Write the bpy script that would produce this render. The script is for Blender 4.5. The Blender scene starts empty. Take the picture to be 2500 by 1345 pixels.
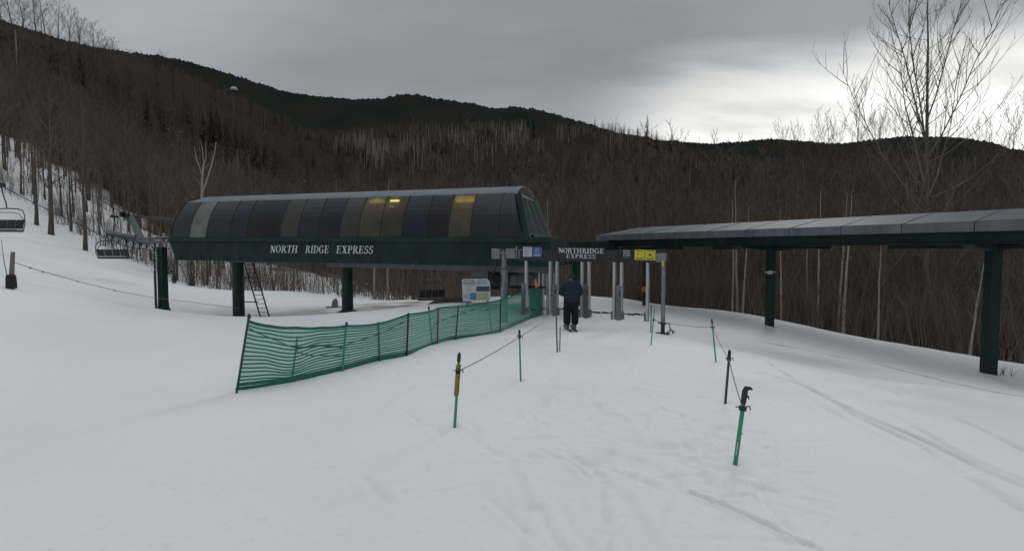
import bpy, math, random
import numpy as np
from mathutils import Vector, Matrix
R = math.radians
SC = bpy.context.scene
COL = SC.collection
# ------------------------------------------------------------------ camera
F = 1250.0                       # focal length in photo pixels (photo 2500 wide)
PITCH = math.atan(60.5 / F)
cam = bpy.data.cameras.new('camera'); cam.lens = 18.0; cam.sensor_width = 36.0
cam.clip_start = 0.05; cam.clip_end = 6000
camo = bpy.data.objects.new('camera', cam); COL.objects.link(camo)
camo.location = (0, 0, 0); camo.rotation_euler = (R(90) - PITCH, 0, 0)
SC.camera = camo
SC.view_settings.view_transform = 'Standard'; SC.view_settings.look = 'None'
SC.view_settings.exposure = 0.0; SC.view_settings.gamma = 1.0
SC.cycles.max_bounces = 6; SC.cycles.transparent_max_bounces = 16
SC.cycles.use_denoising = True
# ------------------------------------------------------------------ world: overcast sky
SUN_AZ, SUN_EL = R(27), R(24)     # azimuth clockwise from +Y
W = bpy.data.worlds.new('World'); SC.world = W; W.use_nodes = True
nt = W.node_tree; nt.nodes.clear(); N = nt.nodes; L = nt.links
def nd(t, **k):
    n = N.new(t)
    for a, b in k.items(): setattr(n, a, b)
    return n
def math_(op, a, b=None, c=None, clamp=False):
    n = nd('ShaderNodeMath', operation=op, use_clamp=clamp)
    for i, x in enumerate((a, b, c)):
        if x is None: continue
        if isinstance(x, (int, float)): n.inputs[i].default_value = x
        else: L.new(x, n.inputs[i])
    return n.outputs[0]
def smooth(x, a, b):
    n = nd('ShaderNodeMapRange', interpolation_type='SMOOTHSTEP')
    L.new(x, n.inputs[0]); n.inputs[1].default_value = a; n.inputs[2].default_value = b
    n.inputs[3].default_value = 0; n.inputs[4].default_value = 1
    return n.outputs[0]
tc = nd('ShaderNodeTexCoord'); sep = nd('ShaderNodeSeparateXYZ'); L.new(tc.outputs['Generated'], sep.inputs[0])
X_, Y_, Z_ = sep.outputs
zc = math_('MAXIMUM', Z_, 0.0)
den = math_('ADD', zc, 0.22)
cu = math_('DIVIDE', X_, den); cv = math_('DIVIDE', Y_, den)
comb = nd('ShaderNodeCombineXYZ'); L.new(cu, comb.inputs[0]); L.new(cv, comb.inputs[1])
mp = nd('ShaderNodeMapping'); L.new(comb.outputs[0], mp.inputs[0])
mp.inputs['Rotation'].default_value = (0, 0, R(-22)); mp.inputs['Scale'].default_value = (0.55, 1.25, 1)
n1 = nd('ShaderNodeTexNoise'); L.new(mp.outputs[0], n1.inputs['Vector'])
n1.inputs['Scale'].default_value = 0.9; n1.inputs['Detail'].default_value = 4; n1.inputs['Roughness'].default_value = 0.45
n2 = nd('ShaderNodeTexNoise'); L.new(mp.outputs[0], n2.inputs['Vector'])
n2.inputs['Scale'].default_value = 3.2; n2.inputs['Detail'].default_value = 5; n2.inputs['Roughness'].default_value = 0.5
yy = math_('MAXIMUM', Y_, 0.08)
u = math_('DIVIDE', X_, yy); v = math_('DIVIDE', zc, yy)
# break in the cloud cover low in front and to the right
edge = math_('MULTIPLY_ADD', u, 0.17, 0.255)
dv = math_('SUBTRACT', v, edge)
dv = math_('ADD', dv, math_('MULTIPLY', math_('SUBTRACT', n1.outputs[0], 0.5), 0.16))
dv = math_('ADD', dv, math_('MULTIPLY', math_('SUBTRACT', n2.outputs[0], 0.5), 0.20))
gap = math_('MULTIPLY', smooth(dv, 0.07, -0.09), smooth(u, 0.05, 0.38))
gap = math_('MULTIPLY', gap, smooth(u, 3.0, 1.2))
gapn = math_('MULTIPLY', gap, math_('MULTIPLY_ADD', n2.outputs[0], 2.0, 0.10))
base = math_('MULTIPLY_ADD', smooth(n1.outputs[0], 0.32, 0.70), 0.12, 0.245)
base = math_('ADD', base, math_('MULTIPLY', math_('SUBTRACT', n2.outputs[0], 0.5), 0.07))
base = math_('ADD', base, math_('MULTIPLY', smooth(u, 0.1, -0.9), 0.085))
base = math_('ADD', base, math_('MULTIPLY', smooth(Z_, 0.52, 0.95), 0.44))   # overcast zenith
base = math_('ADD', base, math_('MULTIPLY', smooth(u, 0.15, 0.9), math_('MULTIPLY', smooth(v, 0.75, 0.2), 0.13)))
tot = math_('MULTIPLY_ADD', gapn, 0.56, base)
mixc = nd('ShaderNodeMix', data_type='RGBA'); L.new(smooth(gap, 0.0, 0.8), mixc.inputs[0])
mixc.inputs[6].default_value = (0.93, 1.0, 1.075, 1); mixc.inputs[7].default_value = (1.0, 1.0, 0.985, 1)
vm = nd('ShaderNodeVectorMath', operation='SCALE'); L.new(mixc.outputs[2], vm.inputs[0])
L.new(math_('MULTIPLY', tot, 10.0), vm.inputs['Scale'])
sky = nd('ShaderNodeTexSky', sky_type='NISHITA'); sky.sun_disc = False
sky.sun_elevation = SUN_EL; sky.sun_rotation = SUN_AZ
mx = nd('ShaderNodeMix', data_type='RGBA'); mx.inputs[0].default_value = 0.98
L.new(sky.outputs[0], mx.inputs[6]); L.new(vm.outputs[0], mx.inputs[7])
bg = nd('ShaderNodeBackground'); L.new(mx.outputs[2], bg.inputs[0]); bg.inputs[1].default_value = 0.1
ow = nd('ShaderNodeOutputWorld'); L.new(bg.outputs[0], ow.inputs[0])
# ------------------------------------------------------------------ sun (veiled)
sl = bpy.data.lights.new('sun', 'SUN'); sl.energy = 0.5; sl.angle = R(14); sl.color = (1, 0.96, 0.9)
so = bpy.data.objects.new('sun', sl); COL.objects.link(so)
sd = Vector((math.sin(SUN_AZ) * math.cos(SUN_EL), math.cos(SUN_AZ) * math.cos(SUN_EL), math.sin(SUN_EL)))
so.rotation_euler = sd.to_track_quat('Z', 'Y').to_euler(); so.location = (10, 20, 30)

# ------------------------------------------------------------------ helpers
CP, SP = math.cos(PITCH), math.sin(PITCH)
def P(px, py, D):
    """point of the place seen at photo pixel (px,py) that stands D metres ahead"""
    uu = (px - 1250) / F; vv = -(py - 672.5) / F
    y = vv * SP + CP; s = D / y
    return Vector((uu * s, D, (vv * CP - SP) * s))
def V(*a): return Vector(a)

class MB:
    def __init__(s): s.v = []; s.f = []; s.m = []
    def add(s, vs, fs, mi=0):
        b = len(s.v); s.v.extend([tuple(p) for p in vs])
        for q in fs: s.f.append(tuple(b + i for i in q)); s.m.append(mi)
    def hexa(s, p, mi=0):   # 8 points: bottom 0-3, top 4-7
        s.add(p, [(0, 3, 2, 1), (4, 5, 6, 7), (0, 1, 5, 4), (1, 2, 6, 5), (2, 3, 7, 6), (3, 0, 4, 7)], mi)
    def box(s, c, size, ax=V(1, 0, 0), ay=V(0, 1, 0), az=V(0, 0, 1), mi=0):
        c = Vector(c); x = ax * size[0] / 2; y = ay * size[1] / 2; z = az * size[2] / 2
        s.hexa([c - x - y - z, c + x - y - z, c + x + y - z, c - x + y - z, c - x - y + z, c + x - y + z, c + x + y + z, c - x + y + z], mi)
    def tube(s, pts, rad, seg=8, cap=True, mi=0):
        pts = [Vector(p) for p in pts]; n = len(pts)
        if isinstance(rad, (int, float)): rad = [rad] * n
        vs = []; prev = None
        for i, p in enumerate(pts):
            d = (pts[min(i + 1, n - 1)] - pts[max(i - 1, 0)])
            d = d.normalized() if d.length > 1e-9 else V(0, 0, 1)
            if prev is None:
                prev = d.cross(V(0, 0, 1)) if abs(d.z) < 0.9 else d.cross(V(1, 0, 0))
            a = (prev - d * prev.dot(d)); a = a.normalized() if a.length > 1e-6 else d.orthogonal().normalized()
            prev = a; b = d.cross(a)
            for k in range(seg):
                t = 2 * math.pi * k / seg
                vs.append(p + (a * math.cos(t) + b * math.sin(t)) * rad[i])
        fs = [(i * seg + k, i * seg + (k + 1) % seg, (i + 1) * seg + (k + 1) % seg, (i + 1) * seg + k) for i in range(n - 1) for k in range(seg)]
        if cap:
            fs.append(tuple(range(seg))[::-1]); fs.append(tuple((n - 1) * seg + k for k in range(seg)))
        s.add(vs, fs, mi)
    def prism(s, poly, o, ux, uy, un, d, mi=0):
        """2-D polygon in plane (ux,uy) at o, thickness d along un"""
        n = len(poly); a = [o + ux * p[0] + uy * p[1] for p in poly]
        s.add(a + [q + un * d for q in a], [tuple(range(n))[::-1], tuple(range(n, 2 * n))] + [(i, (i + 1) % n, n + (i + 1) % n, n + i) for i in range(n)], mi)
    def disc(s, c, axis, r, th, seg=20, mi=0):
        axis = axis.normalized(); s.tube([c - axis * th / 2, c + axis * th / 2], r, seg, True, mi)
    def build(s, name, mats, parent=None, at=None, smooth=False, bevel=0.0):
        if parent is not None: o0 = ORG.get(parent.name, V(0, 0, 0))
        else: o0 = Vector(at) if at is not None else V(0, 0, 0)
        me = bpy.data.meshes.new(name)
        va = np.array(s.v, dtype=np.float64) - np.array(o0)
        me.from_pydata(va.tolist(), [], s.f)
        if not isinstance(mats, (list, tuple)): mats = [mats]
        for m in mats: me.materials.append(m)
        if len(mats) > 1: me.polygons.foreach_set('material_index', s.m)
        if smooth: me.polygons.foreach_set('use_smooth', [True] * len(me.polygons))
        me.update()
        o = bpy.data.objects.new(name, me); COL.objects.link(o)
        if parent is not None: o.parent = parent
        else: o.location = o0
        ORG[o.name] = o0
        if bevel:
            b = o.modifiers.new('bevel', 'BEVEL'); b.width = bevel; b.segments = 2; b.limit_method = 'ANGLE'; b.angle_limit = R(40)
        return o
ORG = {}
def tag(o, label=None, cat=None, group=None, kind=None):
    if label: o['label'] = label
    if cat: o['category'] = cat
    if group: o['group'] = group
    if kind: o['kind'] = kind
    return o
def thing(name, loc, label, cat, group=None):
    o = bpy.data.objects.new(name, None); COL.objects.link(o); o.location = loc; o.empty_display_size = 0.2
    ORG[o.name] = Vector(loc); return tag(o, label, cat, group)
def copy_thing(root, loc=None, rz=None, label=None, scale=None):
    r = root.copy(); COL.objects.link(r)
    if loc is not None: r.location = loc
    if rz is not None: r.rotation_euler = (0, 0, rz)
    if scale is not None: r.scale = scale
    if label: r['label'] = label
    for ch in root.children:
        c = ch.copy(); COL.objects.link(c); c.parent = r
        for g in ch.children:
            e = g.copy(); COL.objects.link(e); e.parent = c
    return r

# ------------------------------------------------------------------ materials
MATS = {}
def mat(name, col, rough=0.6, metal=0.0, var=0.15, scale=4.0, bump=0.0, bscale=None, stretch=(1, 1, 1), spec=0.5, col2=None, emit=None, alpha=None):
    m = bpy.data.materials.new(name); m.use_nodes = True; MATS[name] = m
    t = m.node_tree; b = t.nodes['Principled BSDF']
    b.inputs['Roughness'].default_value = rough; b.inputs['Metallic'].default_value = metal
    b.inputs['Specular IOR Level'].default_value = spec
    tcn = t.nodes.new('ShaderNodeTexCoord'); mpn = t.nodes.new('ShaderNodeMapping'); mpn.inputs['Scale'].default_value = stretch
    t.links.new(tcn.outputs['Object'], mpn.inputs[0])
    nz = t.nodes.new('ShaderNodeTexNoise'); nz.inputs['Scale'].default_value = scale; nz.inputs['Detail'].default_value = 5
    t.links.new(mpn.outputs[0], nz.inputs['Vector'])
    mr = t.nodes.new('ShaderNodeMapRange'); mr.inputs[1].default_value = 0.3; mr.inputs[2].default_value = 0.7
    t.links.new(nz.outputs[0], mr.inputs[0])
    mi = t.nodes.new('ShaderNodeMix'); mi.data_type = 'RGBA'
    c2 = col2 if col2 else tuple(c * (1 + var) for c in col); c1 = col if col2 else tuple(c * (1 - var) for c in col)
    mi.inputs[6].default_value = (*c1, 1); mi.inputs[7].default_value = (*c2, 1)
    t.links.new(mr.outputs[0], mi.inputs[0]); t.links.new(mi.outputs[2], b.inputs['Base Color'])
    if bump:
        nb = t.nodes.new('ShaderNodeTexNoise'); nb.inputs['Scale'].default_value = bscale or scale * 4; nb.inputs['Detail'].default_value = 4
        t.links.new(mpn.outputs[0], nb.inputs['Vector'])
        bu = t.nodes.new('ShaderNodeBump'); bu.inputs['Strength'].default_value = bump; bu.inputs['Distance'].default_value = 0.02
        t.links.new(nb.outputs[0], bu.inputs['Height']); t.links.new(bu.outputs[0], b.inputs['Normal'])
    if emit:
        b.inputs['Emission Color'].default_value = (*emit[0], 1); b.inputs['Emission Strength'].default_value = emit[1]
    if alpha is not None: b.inputs['Alpha'].default_value = alpha
    return m
M = lambda n: MATS[n]
mat('green_paint', (0.0165, 0.037, 0.032), 0.65, spec=.15, var=0.25, scale=1.5, bump=0.05)
mat('green_post', (0.009, 0.030, 0.022), 0.45, spec=.3, var=0.25, scale=2.0, bump=0.08)
mat('roof_grey', (0.17, 0.20, 0.22), 0.6, 0.1, var=0.12, scale=1.5, stretch=(1, 1, 6))
mat('canopy_top', (0.085, 0.10, 0.118), 0.65, 0.0, var=0.12, spec=.3, scale=1.2)
mat('canopy_edge', (0.075, 0.085, 0.10), 0.45, 0.2, scale=2.6, stretch=(1, 1, 0.05), col2=(0.14, 0.155, 0.175))
mat('dark_steel', (0.02, 0.021, 0.022), 0.5, 0.3)
mat('black_plastic', (0.012, 0.012, 0.014), 0.45)
mat('sign_black', (0.018, 0.017, 0.018), 0.6)
mat('grey_steel', (0.12, 0.125, 0.13), 0.5, 0.3, var=0.2)
mat('galvanised', (0.19, 0.205, 0.21), 0.45, 0.4, var=0.25, scale=7, bump=0.05)
mat('aluminium', (0.46, 0.46, 0.45), 0.38, 0.55, var=0.08, scale=3, stretch=(1, 1, .1))
mat('reader_grey', (0.155, 0.15, 0.145), 0.45, 0.2, var=0.15, scale=2)
mat('glass_dark', (0.010, 0.012, 0.016), 0.13, spec=0.45, var=0.3, scale=.7)
mat('glass_navy', (0.009, 0.012, 0.019), 0.25, spec=0.35, var=0.35, scale=.7)
mat('glass_black', (0.011, 0.009, 0.009), 0.3, spec=0.3, var=0.3, scale=.7)
mat('glass_brown', (0.046, 0.042, 0.036), 0.35, spec=0.3, var=0.25, scale=.9)
mat('glass_pale', (0.135, 0.132, 0.115), 0.35, spec=0.4, scale=1.5, var=0.3)
mat('glass_frost', (0.095, 0.088, 0.066), 0.3, spec=0.4, scale=1.5, var=0.25, alpha=0.8)
mat('glass_clear', (0.085, 0.083, 0.072), 0.3, spec=0.4, scale=1.5, var=0.25, alpha=0.55)
mat('lettering', (0.62, 0.64, 0.60), 0.6, var=0.05)
mat('white_panel', (0.52, 0.54, 0.56), 0.5, var=0.05)
mat('white_sticker', (0.50, 0.52, 0.58), 0.5, var=0.05)
mat('blue_sticker', (0.055, 0.10, 0.30), 0.5)
mat('blue_light', (0.07, 0.19, 0.38), 0.5)
mat('yellow_sticker', (0.60, 0.50, 0.03), 0.5, var=0.08)
mat('pale_yellow', (0.46, 0.46, 0.27), 0.5, var=0.15)
mat('ink', (0.05, 0.055, 0.06), 0.6)
mat('ink_grey', (0.22, 0.23, 0.25), 0.6)
mat('screen', (0.05, 0.058, 0.065), 0.25)
mat('orange', (0.55, 0.075, 0.02), 0.5)
mat('orange_pale', (0.62, 0.19, 0.11), 0.5)
mat('pole_green', (0.025, 0.27, 0.145), 0.45, var=0.15, scale=9)
mat('pole_dark', (0.008, 0.055, 0.04), 0.45, var=0.2, scale=9)
mat('pole_red', (0.12, 0.03, 0.02), 0.5)
mat('rope', (0.20, 0.18, 0.15), 0.8)
mat('wire', (0.02, 0.02, 0.02), 0.6)
mat('wood_plank', (0.17, 0.14, 0.125), 0.8, bump=0.3, scale=6, stretch=(6, 6, 1))
mat('rubber', (0.015, 0.014, 0.014), 0.8)
mat('navy_cloth', (0.010, 0.022, 0.036), 0.85, var=0.25, scale=6, bump=0.4, bscale=9)
mat('black_cloth', (0.006, 0.007, 0.010), 0.9, var=0.2, scale=6, bump=0.4, bscale=9)
mat('cap_cloth', (0.035, 0.037, 0.034), 0.9)
mat('skin', (0.42, 0.24, 0.17), 0.6)
mat('boot', (0.10, 0.10, 0.11), 0.4)
mat('ski', (0.10, 0.045, 0.04), 0.35)
mat('bark_brown', (0.092, 0.075, 0.062), 0.9, var=0.35, scale=3, bump=0.5, stretch=(3, 3, .6))
mat('bark_grey', (0.115, 0.096, 0.082), 0.9, var=0.35, scale=3, bump=0.5, stretch=(3, 3, .6))
mat('bark_birch', (0.24, 0.205, 0.17), 0.8, scale=3.0, stretch=(1.5, 1.5, 6), col2=(0.46, 0.42, 0.36), bump=.2)
mat('twig_brown', (0.140, 0.102, 0.080), 0.9, var=0.3, scale=.4)
mat('twig_red', (0.150, 0.096, 0.076), 0.9, var=0.3, scale=.4)
mat('twig_grey', (0.160, 0.132, 0.110), 0.9, var=0.3, scale=.4)
mat('twig_pale', (0.24, 0.205, 0.18), 0.9, var=0.3, scale=.4)
mat('needles', (0.013, 0.020, 0.014), 0.9, var=0.35, scale=1.5)
mat('rock', (0.20, 0.19, 0.18), 0.9, bump=.5)
mat('mud', (0.09, 0.07, 0.055), 0.9, bump=.6, scale=3, col2=(0.17, 0.14, 0.115))

# ------------------------------------------------------------------ numpy value noise
def vnoise(x, y, seed=0):
    xi = np.floor(x).astype(np.int64); yi = np.floor(y).astype(np.int64); fx = x - xi; fy = y - yi
    def h(a, b):
        n = (a * 374761393 + b * 668265263 + seed * 974634777) & 0xffffffff
        n = ((n ^ (n >> 13)) * 1274126177) & 0xffffffff
        return ((n ^ (n >> 16)) & 0xffff) / 65535.0
    fx = fx * fx * (3 - 2 * fx); fy = fy * fy * (3 - 2 * fy)
    a = h(xi, yi) * (1 - fx) + h(xi + 1, yi) * fx; b = h(xi, yi + 1) * (1 - fx) + h(xi + 1, yi + 1) * fx
    return (a * (1 - fy) + b * fy) * 2 - 1
def fbm(x, y, seed=0, o=4):
    s = 0; a = 1.0
    for i in range(o): s = s + a * vnoise(x * 2 ** i, y * 2 ** i, seed + i); a *= .5
    return s
# ------------------------------------------------------------------ terrain height
CTRL = []
def plane(x, y): return -1.75 - 0.045 * y
for x, y in [(0, -12), (-12, -10), (12, -10), (0, -3), (-5, -3), (6, -3), (0, 2), (-3, 2), (3, 2), (-3, 4.5), (3, 4.5), (0, 6), (-3.5, 7.6), (4, 7), (0, 10), (-3, 10.5),
             (4, 10), (0, 14), (3, 14), (1.9, 16), (-2, 14), (4.4, 15), (-.3, 18.5), (1, 21.3), (-5, 6), (-1.2, 12.2), (-2, 17)]:
    CTRL.append((x, y, plane(x, y)))
CTRL += [(-8, 2, -1.7), (-7, 7, -1.9), (-12, 8, -1.35), (-12, 0, -1.2), (-20, 5, -.4), (-20, -8, -.2), (8, 3, -2.0), (8, 9, -2.45), (14, 4, -2.8), (16, -6, -2.6), (22, 8, -4)]
for px, py, D in [(0, 677, 16), (100, 700, 16), (200, 723, 16), (300, 748, 16.5), (400, 770, 17), (500, 779, 17), (600, 774, 17.5), (725, 774, 18), (850, 769, 18.5), (1000, 757, 19.5), (1150, 740, 21),
                  (100, 698, 26), (0, 672, 26), (300, 733, 27), (400, 767, 26), (470, 770, 27), (580, 776, 27), (700, 772, 26), (847, 768, 24.5), (1000, 757, 25), (1150, 745, 25), (0, 590, 42), (100, 605, 42), (300, 664, 44), (500, 745, 30), (500, 705, 47), (700, 742, 33), (850, 746, 31), (950, 742, 32), (1100, 738, 31),
                  (0, 455, 62), (130, 540, 59), (230, 590, 56), (330, 640, 53), (440, 688, 49), (700, 710, 47), (900, 732, 42), (1100, 729, 38), (1250, 722, 34),
                  (1320, 721, 31), (1440, 723, 30), (1540, 731, 28), (1650, 748, 26.5), (1760, 758, 26.5), (1880, 777, 25), (2060, 815, 23), (2260, 850, 20.5), (2500, 888, 18),
                  (1882, 798, 20.4), (2425, 920, 14.8), (1576, 746, 25.9), (1380, 745, 24), (1700, 850, 11.5), (2000, 900, 12)]:
    CTRL.append(tuple(P(px, py, D)))
for px, D, z in [(1540, 33, -3.6), (1650, 31, -4), (1760, 31, -4.3), (1880, 29.5, -4.7), (2060, 27, -4.8), (2260, 24.5, -5.1), (2500, 22, -5.3), (2900, 18, -5), (1320, 36, -3.2)]:
    q = P(px, 612, D); CTRL.append((q.x, q.y, z))
C = np.array(CTRL); Cx, Cy, Cz = C[:, 0], C[:, 1], C[:, 2]
def U(r2): return np.where(r2 > 1e-9, 0.5 * r2 * np.log(np.maximum(r2, 1e-9)), 0)
n_ = len(C); K = U((Cx[:, None] - Cx[None]) ** 2 + (Cy[:, None] - Cy[None]) ** 2) + np.eye(n_) * 0.6
Pm = np.stack([np.ones(n_), Cx, Cy], 1)
A_ = np.block([[K, Pm], [Pm.T, np.zeros((3, 3))]]); sol = np.linalg.solve(A_, np.concatenate([Cz, np.zeros(3)]))
def tps(x, y):
    out = sol[n_] + sol[n_ + 1] * x + sol[n_ + 2] * y
    for i in range(n_): out = out + sol[i] * U((x - Cx[i]) ** 2 + (y - Cy[i]) ** 2)
    return out
EX = np.array([-900, 0, 130, 230, 330, 440, 700, 900, 1100, 1320, 1440, 1540, 1650, 1760, 1880, 2060, 2260, 2500, 3400.])
ED = np.array([70, 62, 59, 56, 53, 49, 47, 42, 38, 31, 30, 28, 26.5, 26.5, 25, 23, 20.5, 18, 15.])      # depth of the edge of the woods
HX = np.array([-900, 0, 200, 330, 500, 700, 900, 1100, 1330, 1500, 1620, 1740, 2000, 2250, 2500, 3400.])
HD = np.array([75., 120, 200, 350, 600, 900])
HY = np.array([[360, 250, 62, 100, 150, 300], [395, 250, 84, 120, 190, 330], [480, 325, 150, 175, 215, 350], [560, 400, 212, 205, 225, 360],
               [622, 520, 320, 238, 245, 380], [652, 590, 460, 350, 308, 400], [680, 640, 540, 440, 330, 400], [690, 655, 575, 470, 318, 400],
               [700, 665, 600, 480, 320, 400], [705, 675, 610, 490, 326, 410], [715, 685, 620, 510, 352, 420], [722, 695, 630, 540, 390, 430],
               [735, 710, 650, 560, 408, 440], [745, 715, 655, 560, 410, 440], [750, 720, 660, 560, 415, 440], [750, 720, 660, 560, 415, 440]], float)
def sm01(t): t = np.clip(t, 0, 1); return t * t * (3 - 2 * t)
def pxd(x, y):
    az = np.arctan2(x, y); r = np.hypot(x, y); c = np.cos(az)
    D = r * np.maximum(c, 0.42)
    px = 1250 + F * np.clip(np.tan(np.clip(az, -1.2, 1.2)), -1.72, 1.72)
    return px, D, az
def hills(x, y):
    px, D, az = pxd(x, y)
    cols = np.stack([np.interp(px, HX, HY[:, k]) for k in range(len(HD))], -1)
    lD = np.log(np.clip(D, HD[0], HD[-1])); lh = np.log(HD)
    z = np.zeros_like(D)
    for k in range(len(HD) - 1):
        t = np.clip((lD - lh[k]) / (lh[k + 1] - lh[k]), 0, 1)
        py = cols[..., k] * (1 - t) + cols[..., k + 1] * t
        inseg = (lD >= lh[k]) & ((lD <= lh[k + 1]) if k == len(HD) - 2 else (lD < lh[k + 1]))
        z = np.where(inseg, (612 - py) * D / F, z)
    z = np.where(D < HD[0], (612 - cols[..., 0]) * D / F, z)
    fade = 1 - sm01((np.abs(az) - 1.25) / 1.1)
    return z * fade - 8 * (1 - fade) + fbm(x / 30, y / 30, 5, 3) * np.clip((D - 60) / 200, 0, 1) * 2.5
def ground(x, y):
    x = np.asarray(x, float); y = np.asarray(y, float)
    px, D, az = pxd(x, y)
    e = np.interp(px, EX, ED)
    w = sm01((D - e - 4) / np.maximum(75 - e, 14) )
    xc = np.clip(x, -90, 60); yc = np.clip(y, -20, 90)
    return tps(xc, yc) * (1 - w) + hills(x, y) * w
def gz(x, y): return float(ground(np.array([x]), np.array([y]))[0])
def G(px, D, dz=0.0):
    q = P(px, 612, D); return V(q.x, q.y, gz(q.x, q.y) + dz)

# tracks and stains on the snow, as polylines on the ground (plan coordinates)
def onplane(px, py):
    D = 1.75 / max((py - 612) / F - .045, .02); q = P(px, py, D)
    for _ in range(12):      # walk along the ray until it meets the ground
        z = gz(q.x, q.y); q2 = P(px, py, D); err = q2.z - z; D = max(2, D * (1 + err / max(abs(q2.z), 1)) if False else D + err / ((py - 612) / F) * 0.7)
        D = min(D, 60); q = P(px, py, D)
    return (q.x, q.y)
TR = [  # photo pixels, depth, width, dirt
    ([(1880, 838), (1960, 852), (2040, 868), (2100, 880), (2170, 897), (2300, 925), (2500, 962)], -.03, .10, .95),
    ([(1850, 908), (1930, 930), (2060, 990), (2230, 1060), (2500, 1185)], -.022, .045, .30),
    ([(1870, 880), (1990, 960), (2090, 1010), (2250, 1085), (2500, 1245)], -.02, .04, .22),
    ([(1860, 900), (1980, 975), (2110, 1040), (2260, 1110), (2480, 1225)], -.014, .04, .10),
    ([(2100, 960), (2220, 1030), (2360, 1110), (2500, 1170)], -.014, .04, .15),
    ([(2050, 900), (2200, 960), (2500, 1100)], -.015, .04, .18),
    ([(1690, 1200), (1760, 1235), (1850, 1280), (1980, 1345)], -.045, .022, .14),
    ([(1780, 1170), (1880, 1200), (2050, 1240)], -.008, .04, .08),
    ([(0, 900), (400, 870), (560, 830)], .01, .15, 0),
    ([(200, 1150), (600, 1040), (1000, 900)], -.006, .08, 0),
    ([(300, 1300), (700, 1120), (1150, 930)], -.006, .08, 0),
]
TRW = []
for pts, dep, wid, dirt in TR:
    TRW.append((np.array([onplane(*p) for p in pts]), dep * .75, wid * .8, min(dirt * 1.5, .95)))
rt = random.Random(12)
for i in range(85):     # short skid marks and boot scuffs
    px0 = rt.uniform(900, 1950); py0 = 860 + 480 * rt.random() ** 1.2; c_ = np.array(onplane(px0, py0)); a = rt.gauss(1.7, .9); Lm = rt.uniform(.25, 1.6); k = rt.uniform(-.5, .5)
    pl_ = [c_ + np.array([math.cos(a + k * t) * Lm * t, math.sin(a + k * t) * Lm * t]) for t in (-.5, 0, .5)]
    TRW.append((np.array(pl_), -rt.uniform(.004, .015), rt.uniform(.02, .05), rt.choice([0, 0, .05])))
def segdist(x, y, poly):
    d = np.full(x.shape, 1e9)
    for a, b in zip(poly[:-1], poly[1:]):
        ab = b - a; t = np.clip(((x - a[0]) * ab[0] + (y - a[1]) * ab[1]) / (ab @ ab + 1e-9), 0, 1)
        d = np.minimum(d, np.hypot(x - a[0] - t * ab[0], y - a[1] - t * ab[1]))
    return d

# ------------------------------------------------------------------ ground sheet
th = np.concatenate([np.linspace(-math.pi, -R(64), 40)[:-1], np.linspace(-R(64), R(64), 620), np.linspace(R(64), math.pi, 40)[1:]])
rr = np.concatenate([[0.02], np.geomspace(0.7, 80, 640), np.geomspace(82, 1250, 70)])
TH, RR = np.meshgrid(th, rr); gx = RR * np.sin(TH); gy = RR * np.cos(TH)
gzz = ground(gx, gy)
near = np.clip(1 - (RR - 5) / 60, 0, 1)
gzz = gzz + near * (fbm(gx * .5, gy * .5, 11, 3) * .03 + fbm(gx * 2.2, gy * 1.3, 21, 4) * .009)
# chopped snow where skiers turn
pc = np.array(onplane(1680, 1130)); chop = np.exp(-(((gx - pc[0]) / 1.0) ** 2 + ((gy - pc[1]) / .8) ** 2)); pc2 = np.array(onplane(1440, 960))
chop = np.maximum(chop, .55 * np.exp(-(((gx - pc2[0]) / 1.6) ** 2 + ((gy - pc2[1]) / 4) ** 2)))
gzz = gzz + chop * (fbm(gx * 5, gy * 5, 31, 4) * .028 + np.abs(fbm(gx * 2.5, gy * 6, 41, 3)) * -.03)
dirt = np.zeros_like(gx)
for poly, dep, wid, dr in TRW:
    pad = wid * 6 + .1
    mk = (gx > poly[:, 0].min() - pad) & (gx < poly[:, 0].max() + pad) & (gy > poly[:, 1].min() - pad) & (gy < poly[:, 1].max() + pad)
    if not mk.any(): continue
    x_, y_ = gx[mk], gy[mk]
    dd = segdist(x_, y_, poly) * (1 + (.3 if wid > .06 else .08) * fbm(x_ * 3, y_ * 3, 51, 2)); g = np.exp(-(dd / wid) ** 2)
    gzz[mk] += dep * g - dep * .5 * np.exp(-((dd - 2.2 * wid) / wid) ** 2)
    if dr: dirt[mk] = np.maximum(dirt[mk], dr * np.exp(-(dd / (wid * 1.5)) ** 2) * (.7 + .5 * fbm(x_ * 2, y_ * 2, 61, 3)))
for bx, by in [(1108, 1040), (1272, 930), (1361, 858), (1588, 842), (1750, 882), (1769, 984), (1790, 1136), (576, 957), (835, 905), (711, 928)]:
    c_ = onplane(bx, by); dd = np.hypot(gx - c_[0], gy - c_[1]); gzz += -.03 * np.exp(-(dd / .045) ** 2) + .014 * np.exp(-((dd - .11) / .05) ** 2)
for c_, rr_ in ((P(1882, 798, 20.4), .2), (P(2425, 920, 14.8), .22), (P(400, 765, 26), .45)):
    dd = np.hypot(gx - c_.x, gy - c_.y); gzz += .07 * np.exp(-((dd - rr_ - .12) / .12) ** 2) * (1 + .6 * fbm(gx * 2, gy * 2, 66, 2))
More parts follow.
